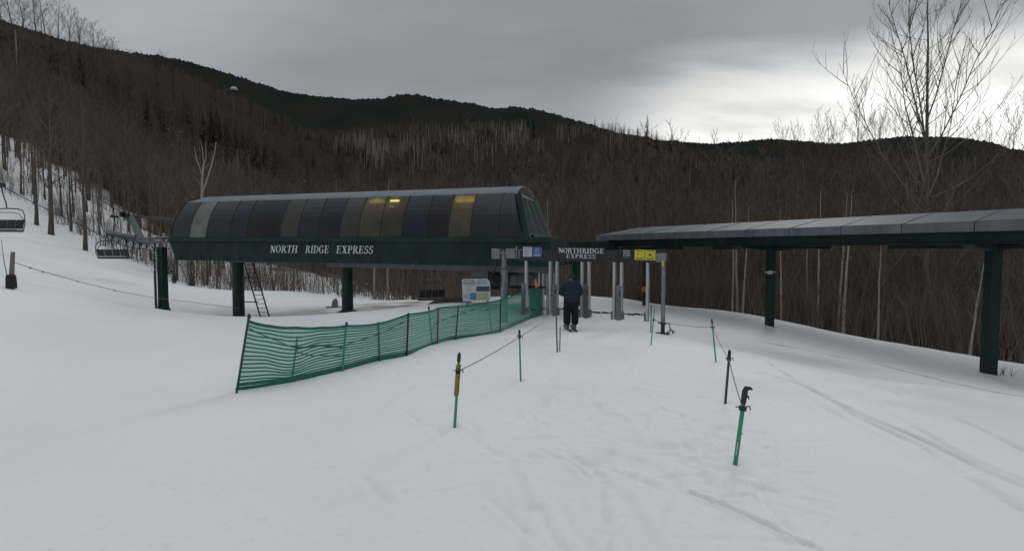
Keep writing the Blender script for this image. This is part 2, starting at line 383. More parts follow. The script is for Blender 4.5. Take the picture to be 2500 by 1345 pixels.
# broad yellowish discolouring right of the lane, and grubby snow under the terminal
def blob(px, py, sx, sy, a, seed):
    c = onplane(px, py); return a * np.exp(-(((gx - c[0]) / sx) ** 2 + ((gy - c[1]) / sy) ** 2)) * np.clip(.75 + .6 * fbm(gx * .9, gy * .9, seed, 4), 0, 1.3)
dirt = np.maximum(dirt, blob(2120, 960, 2.2, 1.6, .24, 71)); dirt = np.maximum(dirt, blob(1980, 880, 2.2, 1.6, .26, 81))
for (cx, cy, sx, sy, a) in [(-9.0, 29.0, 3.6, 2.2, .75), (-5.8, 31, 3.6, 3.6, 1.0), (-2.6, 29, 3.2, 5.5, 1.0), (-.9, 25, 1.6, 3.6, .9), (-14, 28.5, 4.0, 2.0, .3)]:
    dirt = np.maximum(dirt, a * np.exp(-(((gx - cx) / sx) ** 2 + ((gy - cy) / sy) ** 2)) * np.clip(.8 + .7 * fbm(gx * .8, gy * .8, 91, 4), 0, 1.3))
px_, D_, az_ = pxd(gx, gy); e_ = np.interp(px_, EX, ED)
kk = np.interp(px_, [-900, 0, 400, 700, 1000, 1200, 1400, 3400], [26, 26, 24, 20, 10, 3, 2.0, 2.0])
wood = sm01((D_ - e_ - kk + fbm(gx / 3, gy / 3, 7, 3) * np.clip(kk * .35, .6, 6)) / np.clip(kk * .4, .8, 6)); wood[RR < 12] = 0
nr, ntc = gx.shape
verts = np.stack([gx, gy, gzz], -1).reshape(-1, 3)
idx = np.arange(nr * ntc).reshape(nr, ntc)
quads = np.stack([idx[:-1, :-1], idx[:-1, 1:], idx[1:, 1:], idx[1:, :-1]], -1).reshape(-1, 4)[:, ::-1]
def np_mesh(name, verts, quads, attrs, m):
    me = bpy.data.meshes.new(name); me.vertices.add(len(verts)); me.vertices.foreach_set('co', verts.astype(np.float32).ravel())
    me.loops.add(quads.size); me.loops.foreach_set('vertex_index', quads.astype(np.int32).ravel())
    me.polygons.add(len(quads)); me.polygons.foreach_set('loop_start', np.arange(0, quads.size, 4, dtype=np.int32))
    me.update(calc_edges=True); me.validate()
    me.polygons.foreach_set('use_smooth', np.ones(len(me.polygons), bool))
    for k, a in attrs.items():
        at = me.attributes.new(k, 'FLOAT', 'POINT'); at.data.foreach_set('value', a.astype(np.float32).ravel())
    me.materials.append(m); o = bpy.data.objects.new(name, me); COL.objects.link(o); return o
def ground_mat():
    m = bpy.data.materials.new('snow_and_litter'); m.use_nodes = True; t = m.node_tree; b = t.nodes['Principled BSDF']; n = t.nodes; l = t.links
    b.inputs['Roughness'].default_value = .75; b.inputs['Specular IOR Level'].default_value = .25
    tcn = n.new('ShaderNodeTexCoord')
    def noise(s, d=5, r=.5):
        z = n.new('ShaderNodeTexNoise'); z.inputs['Scale'].default_value = s; z.inputs['Detail'].default_value = d; z.inputs['Roughness'].default_value = r
        l.new(tcn.outputs['Object'], z.inputs['Vector']); return z.outputs[0]
    def mixc(f, a, c, rng=None):
        x = n.new('ShaderNodeMix'); x.data_type = 'RGBA'
        if rng:
            mr = n.new('ShaderNodeMapRange'); mr.inputs[1].default_value, mr.inputs[2].default_value = rng; l.new(f, mr.inputs[0]); f = mr.outputs[0]
        l.new(f, x.inputs[0])
        for i, q in ((6, a), (7, c)):
            if isinstance(q, tuple): x.inputs[i].default_value = (*q, 1)
            else: l.new(q, x.inputs[i])
        return x.outputs[2]
    snow = mixc(noise(.35), (.83, .825, .82), (.88, .875, .865), (.35, .65))
    snow = mixc(noise(14, 6, .6), snow, (.74, .735, .73), (.56, .85))
    at = n.new('ShaderNodeAttribute'); at.attribute_name = 'dirt'
    snow = mixc(at.outputs['Fac'], snow, (.27, .22, .17))
    lit = mixc(noise(.05, 6, .6), (.038, .026, .021), (.046, .036, .029), (.35, .65))
    lit = mixc(noise(1.3, 3), lit, (.030, .025, .021), (.45, .7))
    lit = mixc(noise(.16, 6, .65), lit, (.09, .085, .085), (.74, .82)); lit = mixc(noise(.30, 4, .7), lit, (.42, .42, .43), (.665, .69))
    aw = n.new('ShaderNodeAttribute'); aw.attribute_name = 'wood'
    l.new(mixc(aw.outputs['Fac'], snow, lit), b.inputs['Base Color'])
    sm_ = n.new('ShaderNodeMapRange'); sm_.inputs[3].default_value = .25; sm_.inputs[4].default_value = 0; l.new(aw.outputs['Fac'], sm_.inputs[0]); l.new(sm_.outputs[0], b.inputs['Specular IOR Level'])
    bu = n.new('ShaderNodeBump'); bu.inputs['Strength'].default_value = .35; bu.inputs['Distance'].default_value = .012; l.new(noise(16, 6, .65), bu.inputs['Height'])
    l.new(bu.outputs[0], b.inputs['Normal'])
    return m
GM = ground_mat()
go = np_mesh('snow_ground', verts, quads, {'dirt': np.clip(dirt, 0, 1), 'wood': wood}, GM)
tag(go, 'smooth trampled snow running down to the lift and up the left slope', None, None, 'structure')

# ------------------------------------------------------------------ far mountain ridge
RX = [-1500, -600, 0, 60, 130, 180, 250, 330, 400, 480, 560, 640, 700, 780, 870, 940, 975, 1000, 1020, 1060, 1100, 1140, 1200, 1230, 1260, 1330, 1400, 1500, 1620, 1740, 1800, 1880, 1940, 2000, 2060, 2100, 2150, 2200, 2270, 2330, 2400, 2450, 2500, 2700, 3300, 4000]
RY = [-60, 10, 58, 74, 97, 112, 128, 141, 148, 163, 188, 213, 233, 243, 252, 250, 243, 239, 240, 250, 254, 259, 273, 272, 268, 281, 300, 330, 350, 357, 352, 347, 350, 356, 355, 350, 345, 341, 340, 343, 352, 368, 374, 385, 380, 400]
pxs = np.concatenate([np.linspace(-1500, -60, 60)[:-1], np.linspace(-60, 2560, 1100), np.linspace(2560, 4000, 60)[1:]])
ridge = np.interp(pxs, RX, RY)
Ds = np.array([700, 800, 900, 1000, 1100, 1200, 1300, 1400, 1450, 1500, 1520, 1560, 1700, 2000.])
tt = np.array([0, .12, .26, .42, .56, .70, .82, .92, .965, 1.0, .995, .96, .8, .4])
VX, DD = np.meshgrid(pxs, Ds); T2 = np.meshgrid(pxs, tt)[1]; RG = np.meshgrid(ridge, Ds)[0]
PY = 560 * (1 - T2) + RG * T2
mz = (612 - PY) * DD / F; mxx = (VX - 1250) / F * DD
rough_ = fbm(mxx / 90, DD / 90, 3, 4) * 9 * (DD < 1480)
saw = (np.abs(fbm(mxx / 4.5, DD / 300, 13, 2)) * 5.0 + np.abs(fbm(mxx / 30, DD / 300, 15, 2)) * 3) * ((DD > 1490) & (DD < 1530))
mz = mz + rough_ + saw
mv = np.stack([mxx, DD, mz], -1).reshape(-1, 3); a, b_ = mxx.shape; idx = np.arange(a * b_).reshape(a, b_)
mq = np.stack([idx[:-1, :-1], idx[:-1, 1:], idx[1:, 1:], idx[1:, :-1]], -1).reshape(-1, 4)
mat('far_forest', (0.017, 0.026, 0.022), 0.95, scale=.006, col2=(0.036, 0.030, 0.025), spec=0)
mo = np_mesh('mountains', mv, mq, {}, M('far_forest')); tag(mo, 'dark green mountain ridge behind the woods', None, None, 'structure')
q0 = P(571, 219, 1380)
cl = MB(); cl.tube([q0 + V(-9, 0, -1), q0 + V(-3, -1, 2.5), q0 + V(4, 0, 1.5), q0 + V(9, 0, -2)], [2, 5, 5.5, 2], 8)
tag(cl.build('snow_clearing', M('white_panel'), None, q0, True), 'small white snow clearing high on the dark ridge', None, None, 'structure')

# ------------------------------------------------------------------ trees
def bare_tree(seed, H=12, r0=.13, nb=16, hb=.3, spread=.30, elev=(35, 60), sub=5, tw=4, twr=.009, lean=.03, curl=.5, trunk_top=.12, nseg=9, prim_r=.35, leaders=()):
    rg = random.Random(seed); T, C2 = MB(), MB()
    pts = []; x = y = 0; dx = rg.uniform(-lean, lean); dy = rg.uniform(-lean, lean)
    for i in range(nseg + 1):
        h = H * i / nseg; pts.append(V(x, y, h - (.4 if i == 0 else 0))); x += dx * H / nseg + rg.uniform(-1, 1) * .012 * H / nseg * 3; y += dy * H / nseg + rg.uniform(-1, 1) * .012 * H / nseg * 3
    rad = [r0 * (1.25 if i == 0 else 1) * (1 - (1 - trunk_top) * (i / nseg)) for i in range(nseg + 1)]
    T.tube(pts, rad, 7)
    def at(t):
        f = t * nseg; i = min(int(f), nseg - 1); return pts[i].lerp(pts[i + 1], f - i), rad[i] * (1 - f + i) + rad[i + 1] * (f - i)
    def limb(p, d, Ln, r, lev):
        n = 5 if lev == 0 else (4 if lev == 1 else 3)
        q = [p]; dd = d.normalized()
        for k in range(n):
            dd = (dd + V(0, 0, curl * (.5 if lev == 0 else .35) / n * 2) + V(rg.uniform(-1, 1), rg.uniform(-1, 1), rg.uniform(-1, 1)) * (.10 + .05 * lev)).normalized()
            q.append(q[-1] + dd * Ln / n)
        rs = [max(r * (1 - .8 * k / n), .0035) for k in range(n + 1)]
        if lev < 2: C2.tube(q, rs, 4 if lev == 0 else 3, False)
        else:
            side = dd.cross(V(rg.uniform(-1, 1), rg.uniform(-1, 1), rg.uniform(-.2, .2))).normalized()
            vs = []
            for k in range(n + 1): vs += [q[k] - side * rs[k], q[k] + side * rs[k]]
            C2.add(vs, [(2 * k, 2 * k + 1, 2 * k + 3, 2 * k + 2) for k in range(n)])
        if lev < 2:
            m = sub if lev == 0 else tw
            for j in range(m):
                t = .2 + .8 * (j + rg.random()) / m; f = t * n; i = min(int(f), n - 1); pp = q[i].lerp(q[i + 1], f - i)
                sd_ = dd.cross(V(rg.uniform(-1, 1), rg.uniform(-1, 1), rg.uniform(-1, 1))).normalized()
                ang = rg.uniform(.5, .95)
                limb(pp, dd * math.cos(ang) + sd_ * math.sin(ang) + V(0, 0, .15), Ln * rg.uniform(.28, .5) * (1.15 - .5 * t), max(r * .5, twr), lev + 1)
    for b in range(nb):
        t = hb + (1 - hb) * (b + rg.random() * .8) / nb; t = min(t, .985); p, rp = at(t)
        az = b * 2.4 + rg.uniform(-.5, .5); el = R(rg.uniform(*elev)); u_ = (t - hb) / (1 - hb)
        Ln = H * spread * (1.05 - .72 * u_) * rg.uniform(.75, 1.15) * (min(1, .55 + 2.2 * u_))
        limb(p, V(math.cos(az) * math.cos(el), math.sin(az) * math.cos(el), math.sin(el)), Ln, max(rp * prim_r, twr * 1.3), 0)
    for t, az, el, Ln, rr_ in leaders:
        p, rp = at(t); el = R(el); sub = 12; limb(p, V(math.cos(az) * math.cos(el), math.sin(az) * math.cos(el), math.sin(el)), Ln, rr_, 0)
    return T, C2
def conifer(seed, H=12, w=2.2):
    rg = random.Random(seed); T, C2 = MB(), MB(); T.tube([(0, 0, -.4), (0, 0, H * .5), (0, 0, H)], [.18, .1, .02], 6)
    n = int(H * 3.2)
    for i in range(n):
        t = i / n; h = H * (.06 + .94 * t); Lr = w * (1 - t) ** .85 * rg.uniform(.65, 1.15) + .12
        for k in range(7):
            az = rg.uniform(0, 6.28); d = V(math.cos(az), math.sin(az), -.28); s = V(-math.sin(az), math.cos(az), 0)
            p = V(0, 0, h + rg.uniform(-.15, .15)); L_ = Lr * rg.uniform(.7, 1.1)
            for j in range(3):
                a = p + d * L_ * (.15 + .28 * j); wd = L_ * (.20 - .04 * j); tip = p + d * L_ * (.5 + .25 * j) + V(0, 0, -.05)
                C2.add([a, a + d * L_ * .12 + s * wd + V(0, 0, -.06), tip, a + d * L_ * .12 - s * wd + V(0, 0, -.06)], [(0, 1, 2, 3)])
    return T, C2
def brush(seed, H=3.2, n=9):
    rg = random.Random(seed); B = MB()
    for i in range(n):
        x, y = rg.uniform(-.7, .7), rg.uniform(-.7, .7); h = H * rg.uniform(.5, 1.1); p = V(x, y, -.2); d = V(rg.uniform(-.25, .25), rg.uniform(-.25, .25), 1).normalized(); q = [p]
        for k in range(4): d = (d + V(rg.uniform(-.12, .12), rg.uniform(-.12, .12), 0)).normalized(); q.append(q[-1] + d * h / 4)
        B.tube(q, [.022, .018, .013, .008, .004], 3, False)
        for j in range(7):
            k = rg.randint(1, 3); a = q[k].lerp(q[k + 1], rg.random()); dd = (d + V(rg.uniform(-1, 1), rg.uniform(-1, 1), rg.uniform(-.2, .4)) * .8).normalized(); L_ = h * rg.uniform(.15, .35)
            s = dd.cross(V(rg.uniform(-1, 1), rg.uniform(-1, 1), .1)).normalized() * .006
            e = a + dd * L_; B.add([a - s, a + s, e + s * .5, e - s * .5], [(0, 1, 2, 3)])
    return B

# prototypes of the individual trees: trunk + crown meshes
PROTO = {}
def proto(key, gen, tm, cm):
    T, C2 = gen
    def me(mb, nm, m):
        x = bpy.data.meshes.new(nm); x.from_pydata(mb.v, [], mb.f); x.materials.append(m); x.polygons.foreach_set('use_smooth', [True] * len(x.polygons)); return x
    PROTO[key] = (me(T, 'trunk', tm), me(C2, 'crown', cm))
for i in range(4): proto('b%d' % i, bare_tree(100 + i, 12.5, .12, 15, .30), M('bark_brown'), M('twig_brown'))
for i in range(2): proto('r%d' % i, bare_tree(120 + i, 11.5, .10, 16, .28, spread=.26), M('bark_brown'), M('twig_red'))
for i in range(3): proto('s%d' % i, bare_tree(140 + i, 8.5, .05, 11, .3, spread=.2, sub=4, tw=3, twr=.007, lean=.08), M('bark_grey'), M('twig_grey'))
proto('t0', bare_tree(160, 15, .24, 18, .3, spread=.32), M('bark_brown'), M('twig_brown'))
proto('t1', bare_tree(161, 14, .20, 18, .35, spread=.30), M('bark_brown'), M('twig_red'))
for i in range(3): proto('w%d' % i, bare_tree(180 + i, 12.5, .14, 12, .45, spread=.2, elev=(45, 65), sub=4, tw=3, lean=.035, trunk_top=.08), M('bark_birch'), M('twig_grey'))
proto('w3', bare_tree(190, 12.5, .14, 12, .3, spread=.2, elev=(45, 65), sub=4, tw=3, lean=.14, trunk_top=.1), M('bark_birch'), M('twig_pale'))
for i in range(3): proto('v%d' % i, bare_tree(210 + i, 12.5, .09, 20, .22, spread=.40, elev=(38, 62), sub=6, tw=4, twr=.012, curl=.7, trunk_top=.1, lean=.04), M('bark_brown'), M('twig_brown'))
for i in range(3): proto('u%d' % i, bare_tree(220 + i, 12.5, .13, 22, .2, spread=.44, elev=(20, 60), sub=7, tw=5, twr=.014, curl=.7, trunk_top=.1, lean=.12), M('bark_brown'), M('twig_brown'))
proto('c0', conifer(200, 11, 2.0), M('bark_brown'), M('needles')); proto('c1', conifer(201, 9, 1.9), M('bark_brown'), M('needles'))
proto('c2', conifer(202, 1.5, .55), M('bark_brown'), M('needles'))
def plant(key, px, D, label, group=None, name='bare_tree', scale=1.0, rz=None, cat='tree', rg=random.Random(5), loc=None, sz=None):
    q = loc if loc is not None else G(px, D, -.05)
    if name in ('bare_tree', 'birch_tree') and key != 'big': scale = min(scale, maxscale(px, D) * (.86 - .12 * (int(px) % 3) if name == 'birch_tree' and px > 1700 else 1))
    o = thing(name, q, label, cat, group); o.rotation_euler = (0, 0, rg.uniform(0, 6.28) if rz is None else rz); o.scale = (scale, scale, sz or scale)
    for nm, me in zip(('trunk', 'crown'), PROTO[key]):
        c = bpy.data.objects.new(nm, me); COL.objects.link(c); c.parent = o
    return o
rg = random.Random(77)
ENVX = [-900, 0, 130, 250, 330, 480, 560, 640, 760, 820, 900, 1000, 1330, 1500, 1600, 1700, 1760, 2200, 2500, 3400]
ENVY = [30, 48, 92, 122, 138, 162, 200, 240, 318, 330, 305, 292, 290, 302, 325, 358, 372, 375, 392, 400]
def maxscale(px, D, H=12.6, g=None):
    e = float(np.interp(px, ENVX, ENVY)) + (math.sin(px * 1.7) * 7 + 10) * (1 if px < 1330 else 2)
    base = G(px, D).z if g is None else g
    return max((P(px, e, D).z - base) / H, .15)
def edgeD(px): return float(np.interp(px, EX, ED))
gl = 'bare trees at the edge of the left ski slope'; gt = 'bare trees behind the lift terminal'; gr = 'bare trees behind the right snow edge'
for i in range(105):       # left slope edge
    px = rg.uniform(-120, 660); D = edgeD(px) + abs(rg.gauss(0, 8)) - .5 + (rg.random() < .35) * 6
    key = rg.choice(['b0', 'b1', 'b2', 'b3', 'r0', 'r1', 's0', 's1', 's2', 's0', 's1', 's2'])
    plant(key, px, D, 'thin dark bare tree among many rising from the snow along the left ski slope', gl, scale=rg.uniform(.8, 1.2), rg=rg)
for i in range(50):        # behind the terminal
    px = rg.uniform(600, 1320); D = edgeD(px) + rg.uniform(.5, 12)
    plant(rg.choice(['b0', 'r1', 's0', 's1', 's2', 's0', 's1', 's2']), px, D, 'thin dark bare tree in the wood seen under and over the lift terminal', gt, scale=rg.uniform(.8, 1.15), rg=rg)
for i in range(58):        # right edge
    px = rg.uniform(1330, 2640); D = edgeD(px) + rg.uniform(1.5, 14)
    plant(rg.choice(['b0', 'b1', 'b2', 'b3', 'r0', 'r1', 's0', 's1']), px, D, 'dark brown bare tree in the dense wood below the right snow edge', gr, scale=rg.uniform(.75, 1.05), rg=rg)
plant('t0', 126, 53, 'thickest dark trunk of the left slope, standing at the snow edge', name='large_bare_tree', scale=1.0)
plant('t1', 208, 51, 'tall thick dark tree right of the thickest trunk on the left slope', name='large_bare_tree', scale=.95)
plant('t1', 92, 55, 'thick dark tree at the snow edge just left of the thickest trunk', name='large_bare_tree', scale=.9)
for px, key, dD, s, lab in [(1912, 'w0', 1.5, .85, 'slim pale birch just right of the middle canopy pillar'), (1978, 'w1', 2.2, .85, 'thin pale birch, left of a close pair under the canopy'),
        (2001, 'w2', 1.8, .85, 'thin pale birch, right one of a close pair under the canopy'), (2052, 'w1', 2.0, .95, 'greyer stem of the double pale birch under the canopy'),
        (2064, 'w0', 1.2, 1.05, 'thickest straight pale birch, half way between the two right canopy pillars'), (2150, 'w2', 1.0, .95, 'pale slightly leaning birch right of the thickest birch'),
        (2378, 'w3', .8, .8, 'crooked pale birch leaning beside the nearest canopy pillar'), (1792, 'w2', 1.5, .6, 'thin grey birch, left of the three slim stems left of the middle pillar'),
        (1803, 'w0', 1.8, .6, 'thin grey birch, middle of the three slim stems left of the middle pillar'), (1816, 'w1', 1.2, .6, 'thin grey birch, right of the three slim stems left of the middle pillar'),
        (912, 'w0', 1.5, .75, 'pale birch trunk under the terminal, right of the middle column'), (945, 'w2', 1.0, .8, 'pale birch trunk under the terminal, left of the hanging dark chair'),
        (1340, 'w3', 3, .5, 'leaning thin pale birch behind the ticket gates')]:
    plant(key, px, edgeD(px) + dD, lab, name='birch_tree', scale=s, rz=2.0 if key == 'w3' else None)
# forked white birch above the terminal
T, C2 = MB(), MB(); b0 = G(496, 50)
def pp(px, py): return P(px, py, 50)
T.tube([b0 - V(0, 0, .3), pp(494, 560), pp(493, 480), pp(494, 430), pp(497, 400)], [.16, .13, .11, .09, .06], 7)
for ps, r in [([(493, 478), (505, 440), (516, 405), (524, 375), (527, 348)], .08), ([(497, 400), (495, 372), (490, 343)], .05), ([(494, 430), (486, 405), (478, 380), (474, 358)], .05), ([(497, 408), (503, 380), (502, 345)], .045),
              ([(495, 420), (506, 405), (514, 396)], .03), ([(494, 455), (484, 444), (477, 432)], .03), ([(516, 405), (519, 385), (518, 368)], .025), ([(490, 372), (485, 356)], .02), ([(486, 405), (481, 398), (472, 378)], .02)]:
    C2.tube([pp(*p) for p in ps], [r * (1 - .7 * k / (len(ps) - 1)) for k in range(len(ps))], 5)
t = thing('birch_tree', b0, 'white forked birch with upright bare limbs rising above the left end of the terminal roof', 'tree')
T.build('trunk', M('bark_birch'), t, smooth=True); C2.build('crown', M('bark_birch'), t, smooth=True)
# big bare tree at right
proto('big', bare_tree(308, 18.5, .15, 44, .22, spread=.29, elev=(12, 48), sub=7, tw=4, twr=.0068, curl=1.25, lean=.03, nseg=14, trunk_top=.06, prim_r=.27, leaders=[(.42, .3, 48, 9.0, .048), (.46, 3.2, 55, 8.0, .045), (.5, 5.6, 58, 8.0, .042), (.38, 2.2, 42, 8.0, .04), (.55, 1.2, 62, 7, .04), (.40, 6.1, 40, 8.0, .04), (.6, 3.9, 60, 6, .035)]), M('bark_grey'), M('twig_grey'))
plant('big', 2275, 24, 'tallest bare tree, its wide crown of upswept limbs against the bright sky', name='large_bare_tree', rz=.8, scale=1.0)
# trees breaking the skyline
for px, D, s, key, lab in [(2078, 95, 1.5, 'v1', 'lone round bare tree against the bright sky left of the tallest tree')]:
    o = plant(key, px, D, lab, name='skyline_tree', scale=s); 
    q = P(px, 355 - 230 * s * 0, D)
def skyline(px, base_py, D, s, key, lab, grp=None):
    q = P(px, base_py, D); g = gz(q.x, q.y); h = q.z - g
    return q, g
for px, topy, D, key, lab, grp in [(1985, 305, 90, 'b0', None, 1), (2012, 312, 88, 'b2', None, 1), (2130, 300, 80, 'b3', None, 1), (2148, 310, 84, 'b0', None, 1), (1905, 330, 100, 'r0', None, 1), (1938, 325, 100, 'r1', None, 1),
                                   (2425, 300, 62, 'b3', None, 1), (2475, 290, 58, 'b1', None, 1), (2520, 270, 55, 'b2', None, 1), (2040, 320, 85, 'b1', None, 1), (2385, 322, 64, 'b3', None, 1)]:
    b = G(px, D); top = P(px, topy, D).z; s = (top - b.z) / 12.5; key = 'v%d' % (int(px) % 3)
    plant(key, px, D, 'bare treetop showing small against the bright sky at right', 'treetops on the right skyline', name='skyline_tree', scale=max(s * .8, .8), sz=s, rg=rg)
b = G(2078, 95)
for o in list(COL.objects):
    if o.name.startswith('skyline_tree') and o.get('label', '').startswith('lone'): s = (P(2078, 238, 95).z - b.z) / 12.5; o.scale = (s * .9, s * .9, s)
for i, (px, topy, D) in enumerate([(-70, -60, 190), (-30, -50, 192), (5, -40, 190), (35, -30, 188), (60, -45, 192), (88, -20, 190), (112, -45, 194), (140, -30, 190), (160, -5, 192), (182, 22, 190), (205, 48, 196), (222, 45, 190), (245, 62, 194), (262, 78, 190), (282, 98, 194), (300, 116, 190), (322, 128, 192), (20, -5, 196), (75, 5, 196), (128, 20, 198), (345, 134, 190), (425, 138, 230)]):
    b = G(px, D); s = (P(px, topy, D).z - b.z) / 12.5
    plant('u%d' % (i % 3), px, D, 'bushy bare treetop showing against the grey sky at the upper left', 'treetops on the left skyline', name='skyline_tree', scale=min(max(s * 1.25, .5), 1.7), sz=s, rg=rg)
# conifers one can tell apart on the middle hill
for i, (px, py, D, s, lab) in enumerate([(1452, 300, 590, 1.0, 'pointed conifer alone on the crest above the terminal'), (1557, 318, 580, 1.2, 'first conifer of the dark crest group from the left'), (1580, 335, 570, 1.9, 'broadest dark conifer on the falling crest line'),
        (1603, 338, 560, 1.5, 'dark conifer just right of the broadest one on the crest'), (1640, 345, 570, 1.3, 'dark conifer near the right end of the crest group'), (1662, 352, 560, 1.0, 'last small conifer on the right of the crest group'),
        (1302, 320, 560, 1.4, 'dark conifer among the pale stand of birches on the hill'), (1555, 405, 420, 1.6, 'taller dark conifer half way down the hill above the canopy'), (1600, 402, 400, 1.0, 'smaller dark conifer right of the one half way down the hill'), (858, 385, 480, .8, 'dark small conifer at the left foot of the pale birch stand')]):
    q = P(px, py, D); z = gz(q.x, q.y); plant(('c0', 'c1')[i % 2], px, D, lab, name='conifer_tree', scale=s * 1.6, loc=V(q.x, q.y, min(z, q.z) if False else z - .3))
plant('c2', 425, 44, 'tiny dark young spruce on the snow right of the lift tower', name='young_spruce', scale=1.0, loc=P(425, 680, 44))
plant('c2', 465, 48, 'scrubby little spruce at the wood edge above the tiny one', name='young_spruce', scale=1.3)

# --- the woods nobody could count (geometry nodes on a cloud of points)
def unlinked(nm, mb, m):
    x = bpy.data.meshes.new(nm); x.from_pydata(mb.v, [], mb.f)
    for k in m: x.materials.append(k)
    if len(m) > 1: x.polygons.foreach_set('material_index', mb.m)
    return bpy.data.objects.new(nm, x)
def merged(pair):
    T, C2 = pair; mb = MB(); mb.add(T.v, T.f, 0); mb.add(C2.v, C2.f, 1); return mb
SRC = bpy.data.collections.new('wood_sources')
srcs = [unlinked('a0_tree', merged(bare_tree(401, 12.5, .13, 14, .25, twr=.014)), [M('bark_brown'), M('twig_brown')]),
        unlinked('a1_tree', merged(bare_tree(402, 11.5, .12, 14, .25, twr=.014)), [M('bark_brown'), M('twig_red')]),
        unlinked('a2_tree', merged(bare_tree(403, 13, .13, 14, .3, twr=.014)), [M('bark_brown'), M('twig_brown')]),
        unlinked('a3_tree', merged(bare_tree(404, 12, .10, 13, .3, spread=.24, twr=.014)), [M('bark_brown'), M('twig_red')]),
        unlinked('a4_birch', merged(bare_tree(405, 12.5, .2, 9, .45, spread=.16, elev=(50, 70), sub=3, tw=3, twr=.014, trunk_top=.35)), [M('bark_birch'), M('twig_pale')]),
        unlinked('a5_conifer', merged(conifer(406, 12, 2.3)), [M('bark_brown'), M('needles')]),
        unlinked('a6_brush', brush(407), [M('twig_grey')]),
        unlinked('a7_brush', brush(408, 4.0, 8), [M('twig_brown')])]
for o in srcs: SRC.objects.link(o)
def gn_scatter(name, pts, idxs, scl, rot, label):
    me = bpy.data.meshes.new(name); me.vertices.add(len(pts)); me.vertices.foreach_set('co', np.asarray(pts, np.float32).ravel())
    for k, ty, a in (('idx', 'INT', idxs), ('scl', 'FLOAT', scl), ('rot', 'FLOAT', rot)):
        at = me.attributes.new(k, ty, 'POINT'); at.data.foreach_set('value', np.asarray(a, np.int32 if ty == 'INT' else np.float32))
    o = bpy.data.objects.new(name, me); COL.objects.link(o)
    g = bpy.data.node_groups.new(name, 'GeometryNodeTree')
    g.interface.new_socket('Geometry', in_out='INPUT', socket_type='NodeSocketGeometry'); g.interface.new_socket('Geometry', in_out='OUTPUT', socket_type='NodeSocketGeometry')
    n = g.nodes; gi = n.new('NodeGroupInput'); go_ = n.new('NodeGroupOutput'); ci = n.new('GeometryNodeCollectionInfo'); ci.inputs['Collection'].default_value = SRC
    ci.inputs['Separate Children'].default_value = True; ci.inputs['Reset Children'].default_value = True
    ip = n.new('GeometryNodeInstanceOnPoints'); ip.inputs['Pick Instance'].default_value = True
    def attr(nm, ty):
        a = n.new('GeometryNodeInputNamedAttribute'); a.data_type = ty; a.inputs['Name'].default_value = nm; return a.outputs['Attribute']
    cx = n.new('ShaderNodeCombineXYZ'); l = g.links
    l.new(attr('rot', 'FLOAT'), cx.inputs[2]); l.new(gi.outputs[0], ip.inputs['Points']); l.new(ci.outputs[0], ip.inputs['Instance'])
    l.new(attr('idx', 'INT'), ip.inputs['Instance Index']); l.new(cx.outputs[0], ip.inputs['Rotation']); l.new(attr('scl', 'FLOAT'), ip.inputs['Scale']); l.new(ip.outputs[0], go_.inputs[0])
    md = o.modifiers.new('scatter', 'NODES'); md.node_group = g
    return tag(o, label, None, None, 'stuff')
nr_ = np.random.default_rng(9)
def band(n, d0, d1, pxr=(-350, 2850), off=None):
    """n points between depths, uniform in plan"""
    px = nr_.uniform(*pxr, n * 3); t = nr_.random(n * 3)
    e = np.interp(px, EX, ED) + np.interp(px, [0, 700, 1000, 1100, 1400], [17, 18, 10, 7, 6]) if off is not None else np.full(n * 3, d0)
    D = np.sqrt(e ** 2 + (d1 ** 2 - e ** 2) * t); D = D[:n]; px = px[:n]
    x = (px - 1250) / F * D; return x, D, px
xs, ys, ii, ss = [], [], [], []
def put(x, y, idx, s): xs.append(x); ys.append(y); ii.append(idx); ss.append(s)
x, y, px = band(2600, 0, 125, off=1); put(x, y, nr_.choice([0, 1, 2, 3], len(x), p=[.3, .3, .2, .2]), nr_.uniform(.75, 1.15, len(x)))
def mixed(x, y, pale, con):
    k = fbm(x / 45, y / 70, 44, 3) + nr_.normal(0, .35, len(x)); q = np.where(k > .35, 1, np.where(k > .1, 3, np.where(k > -.3, 0, 2))); t = nr_.random(len(x))
    q = np.where(t < pale, 4, q); return np.where((t > 1 - con) | ((fbm(x / 25, y / 40, 48, 3) > .85) & (t > .5)), 5, q)
x, y, px = band(5200, 120, 310); put(x, y, mixed(x, y, .004, .012), nr_.uniform(.8, 1.25, len(x)))
x, y, px = band(8800, 300, 660); 
green = (px < 760 + 200 * fbm(x / 60, y / 60, 77, 2)) & (y > 360)
w_ = mixed(x, y, .012, .025); w_ = np.where(green & (nr_.random(len(x)) < .45), 5, w_)
put(x, y, w_, nr_.uniform(.8, 1.3, len(x)))
# stands of pale birches on the hill
def stand(px0, px1, d0, d1, n):
    px = nr_.normal((px0 + px1) / 2, (px1 - px0) / 2.6, n); D = nr_.normal((d0 + d1) / 2, (d1 - d0) / 2.2, n); D = np.clip(D, 150, 640); k = fbm(px / 60, D / 30, 19, 3) > -.1; px = px[k]; D = D[k]
    put((px - 1250) / F * D, D, np.full(len(px), 4), nr_.uniform(.8, 1.2, len(px)))
stand(820, 1010, 430, 520, 420); stand(1160, 1480, 520, 600, 480); stand(950, 1300, 500, 560, 90); stand(1680, 1900, 180, 300, 40); stand(1480, 1600, 240, 330, 25)
xa = np.concatenate(xs); ya = np.concatenate(ys); za = ground(xa, ya) - .2; sa = np.concatenate(ss)
pxa = 1250 + F * xa / ya; ea = np.interp(pxa, ENVX, ENVY) + nr_.uniform(-2, 22, len(xa)); lim = ((612 - ea) * ya / F - za) / 12.6
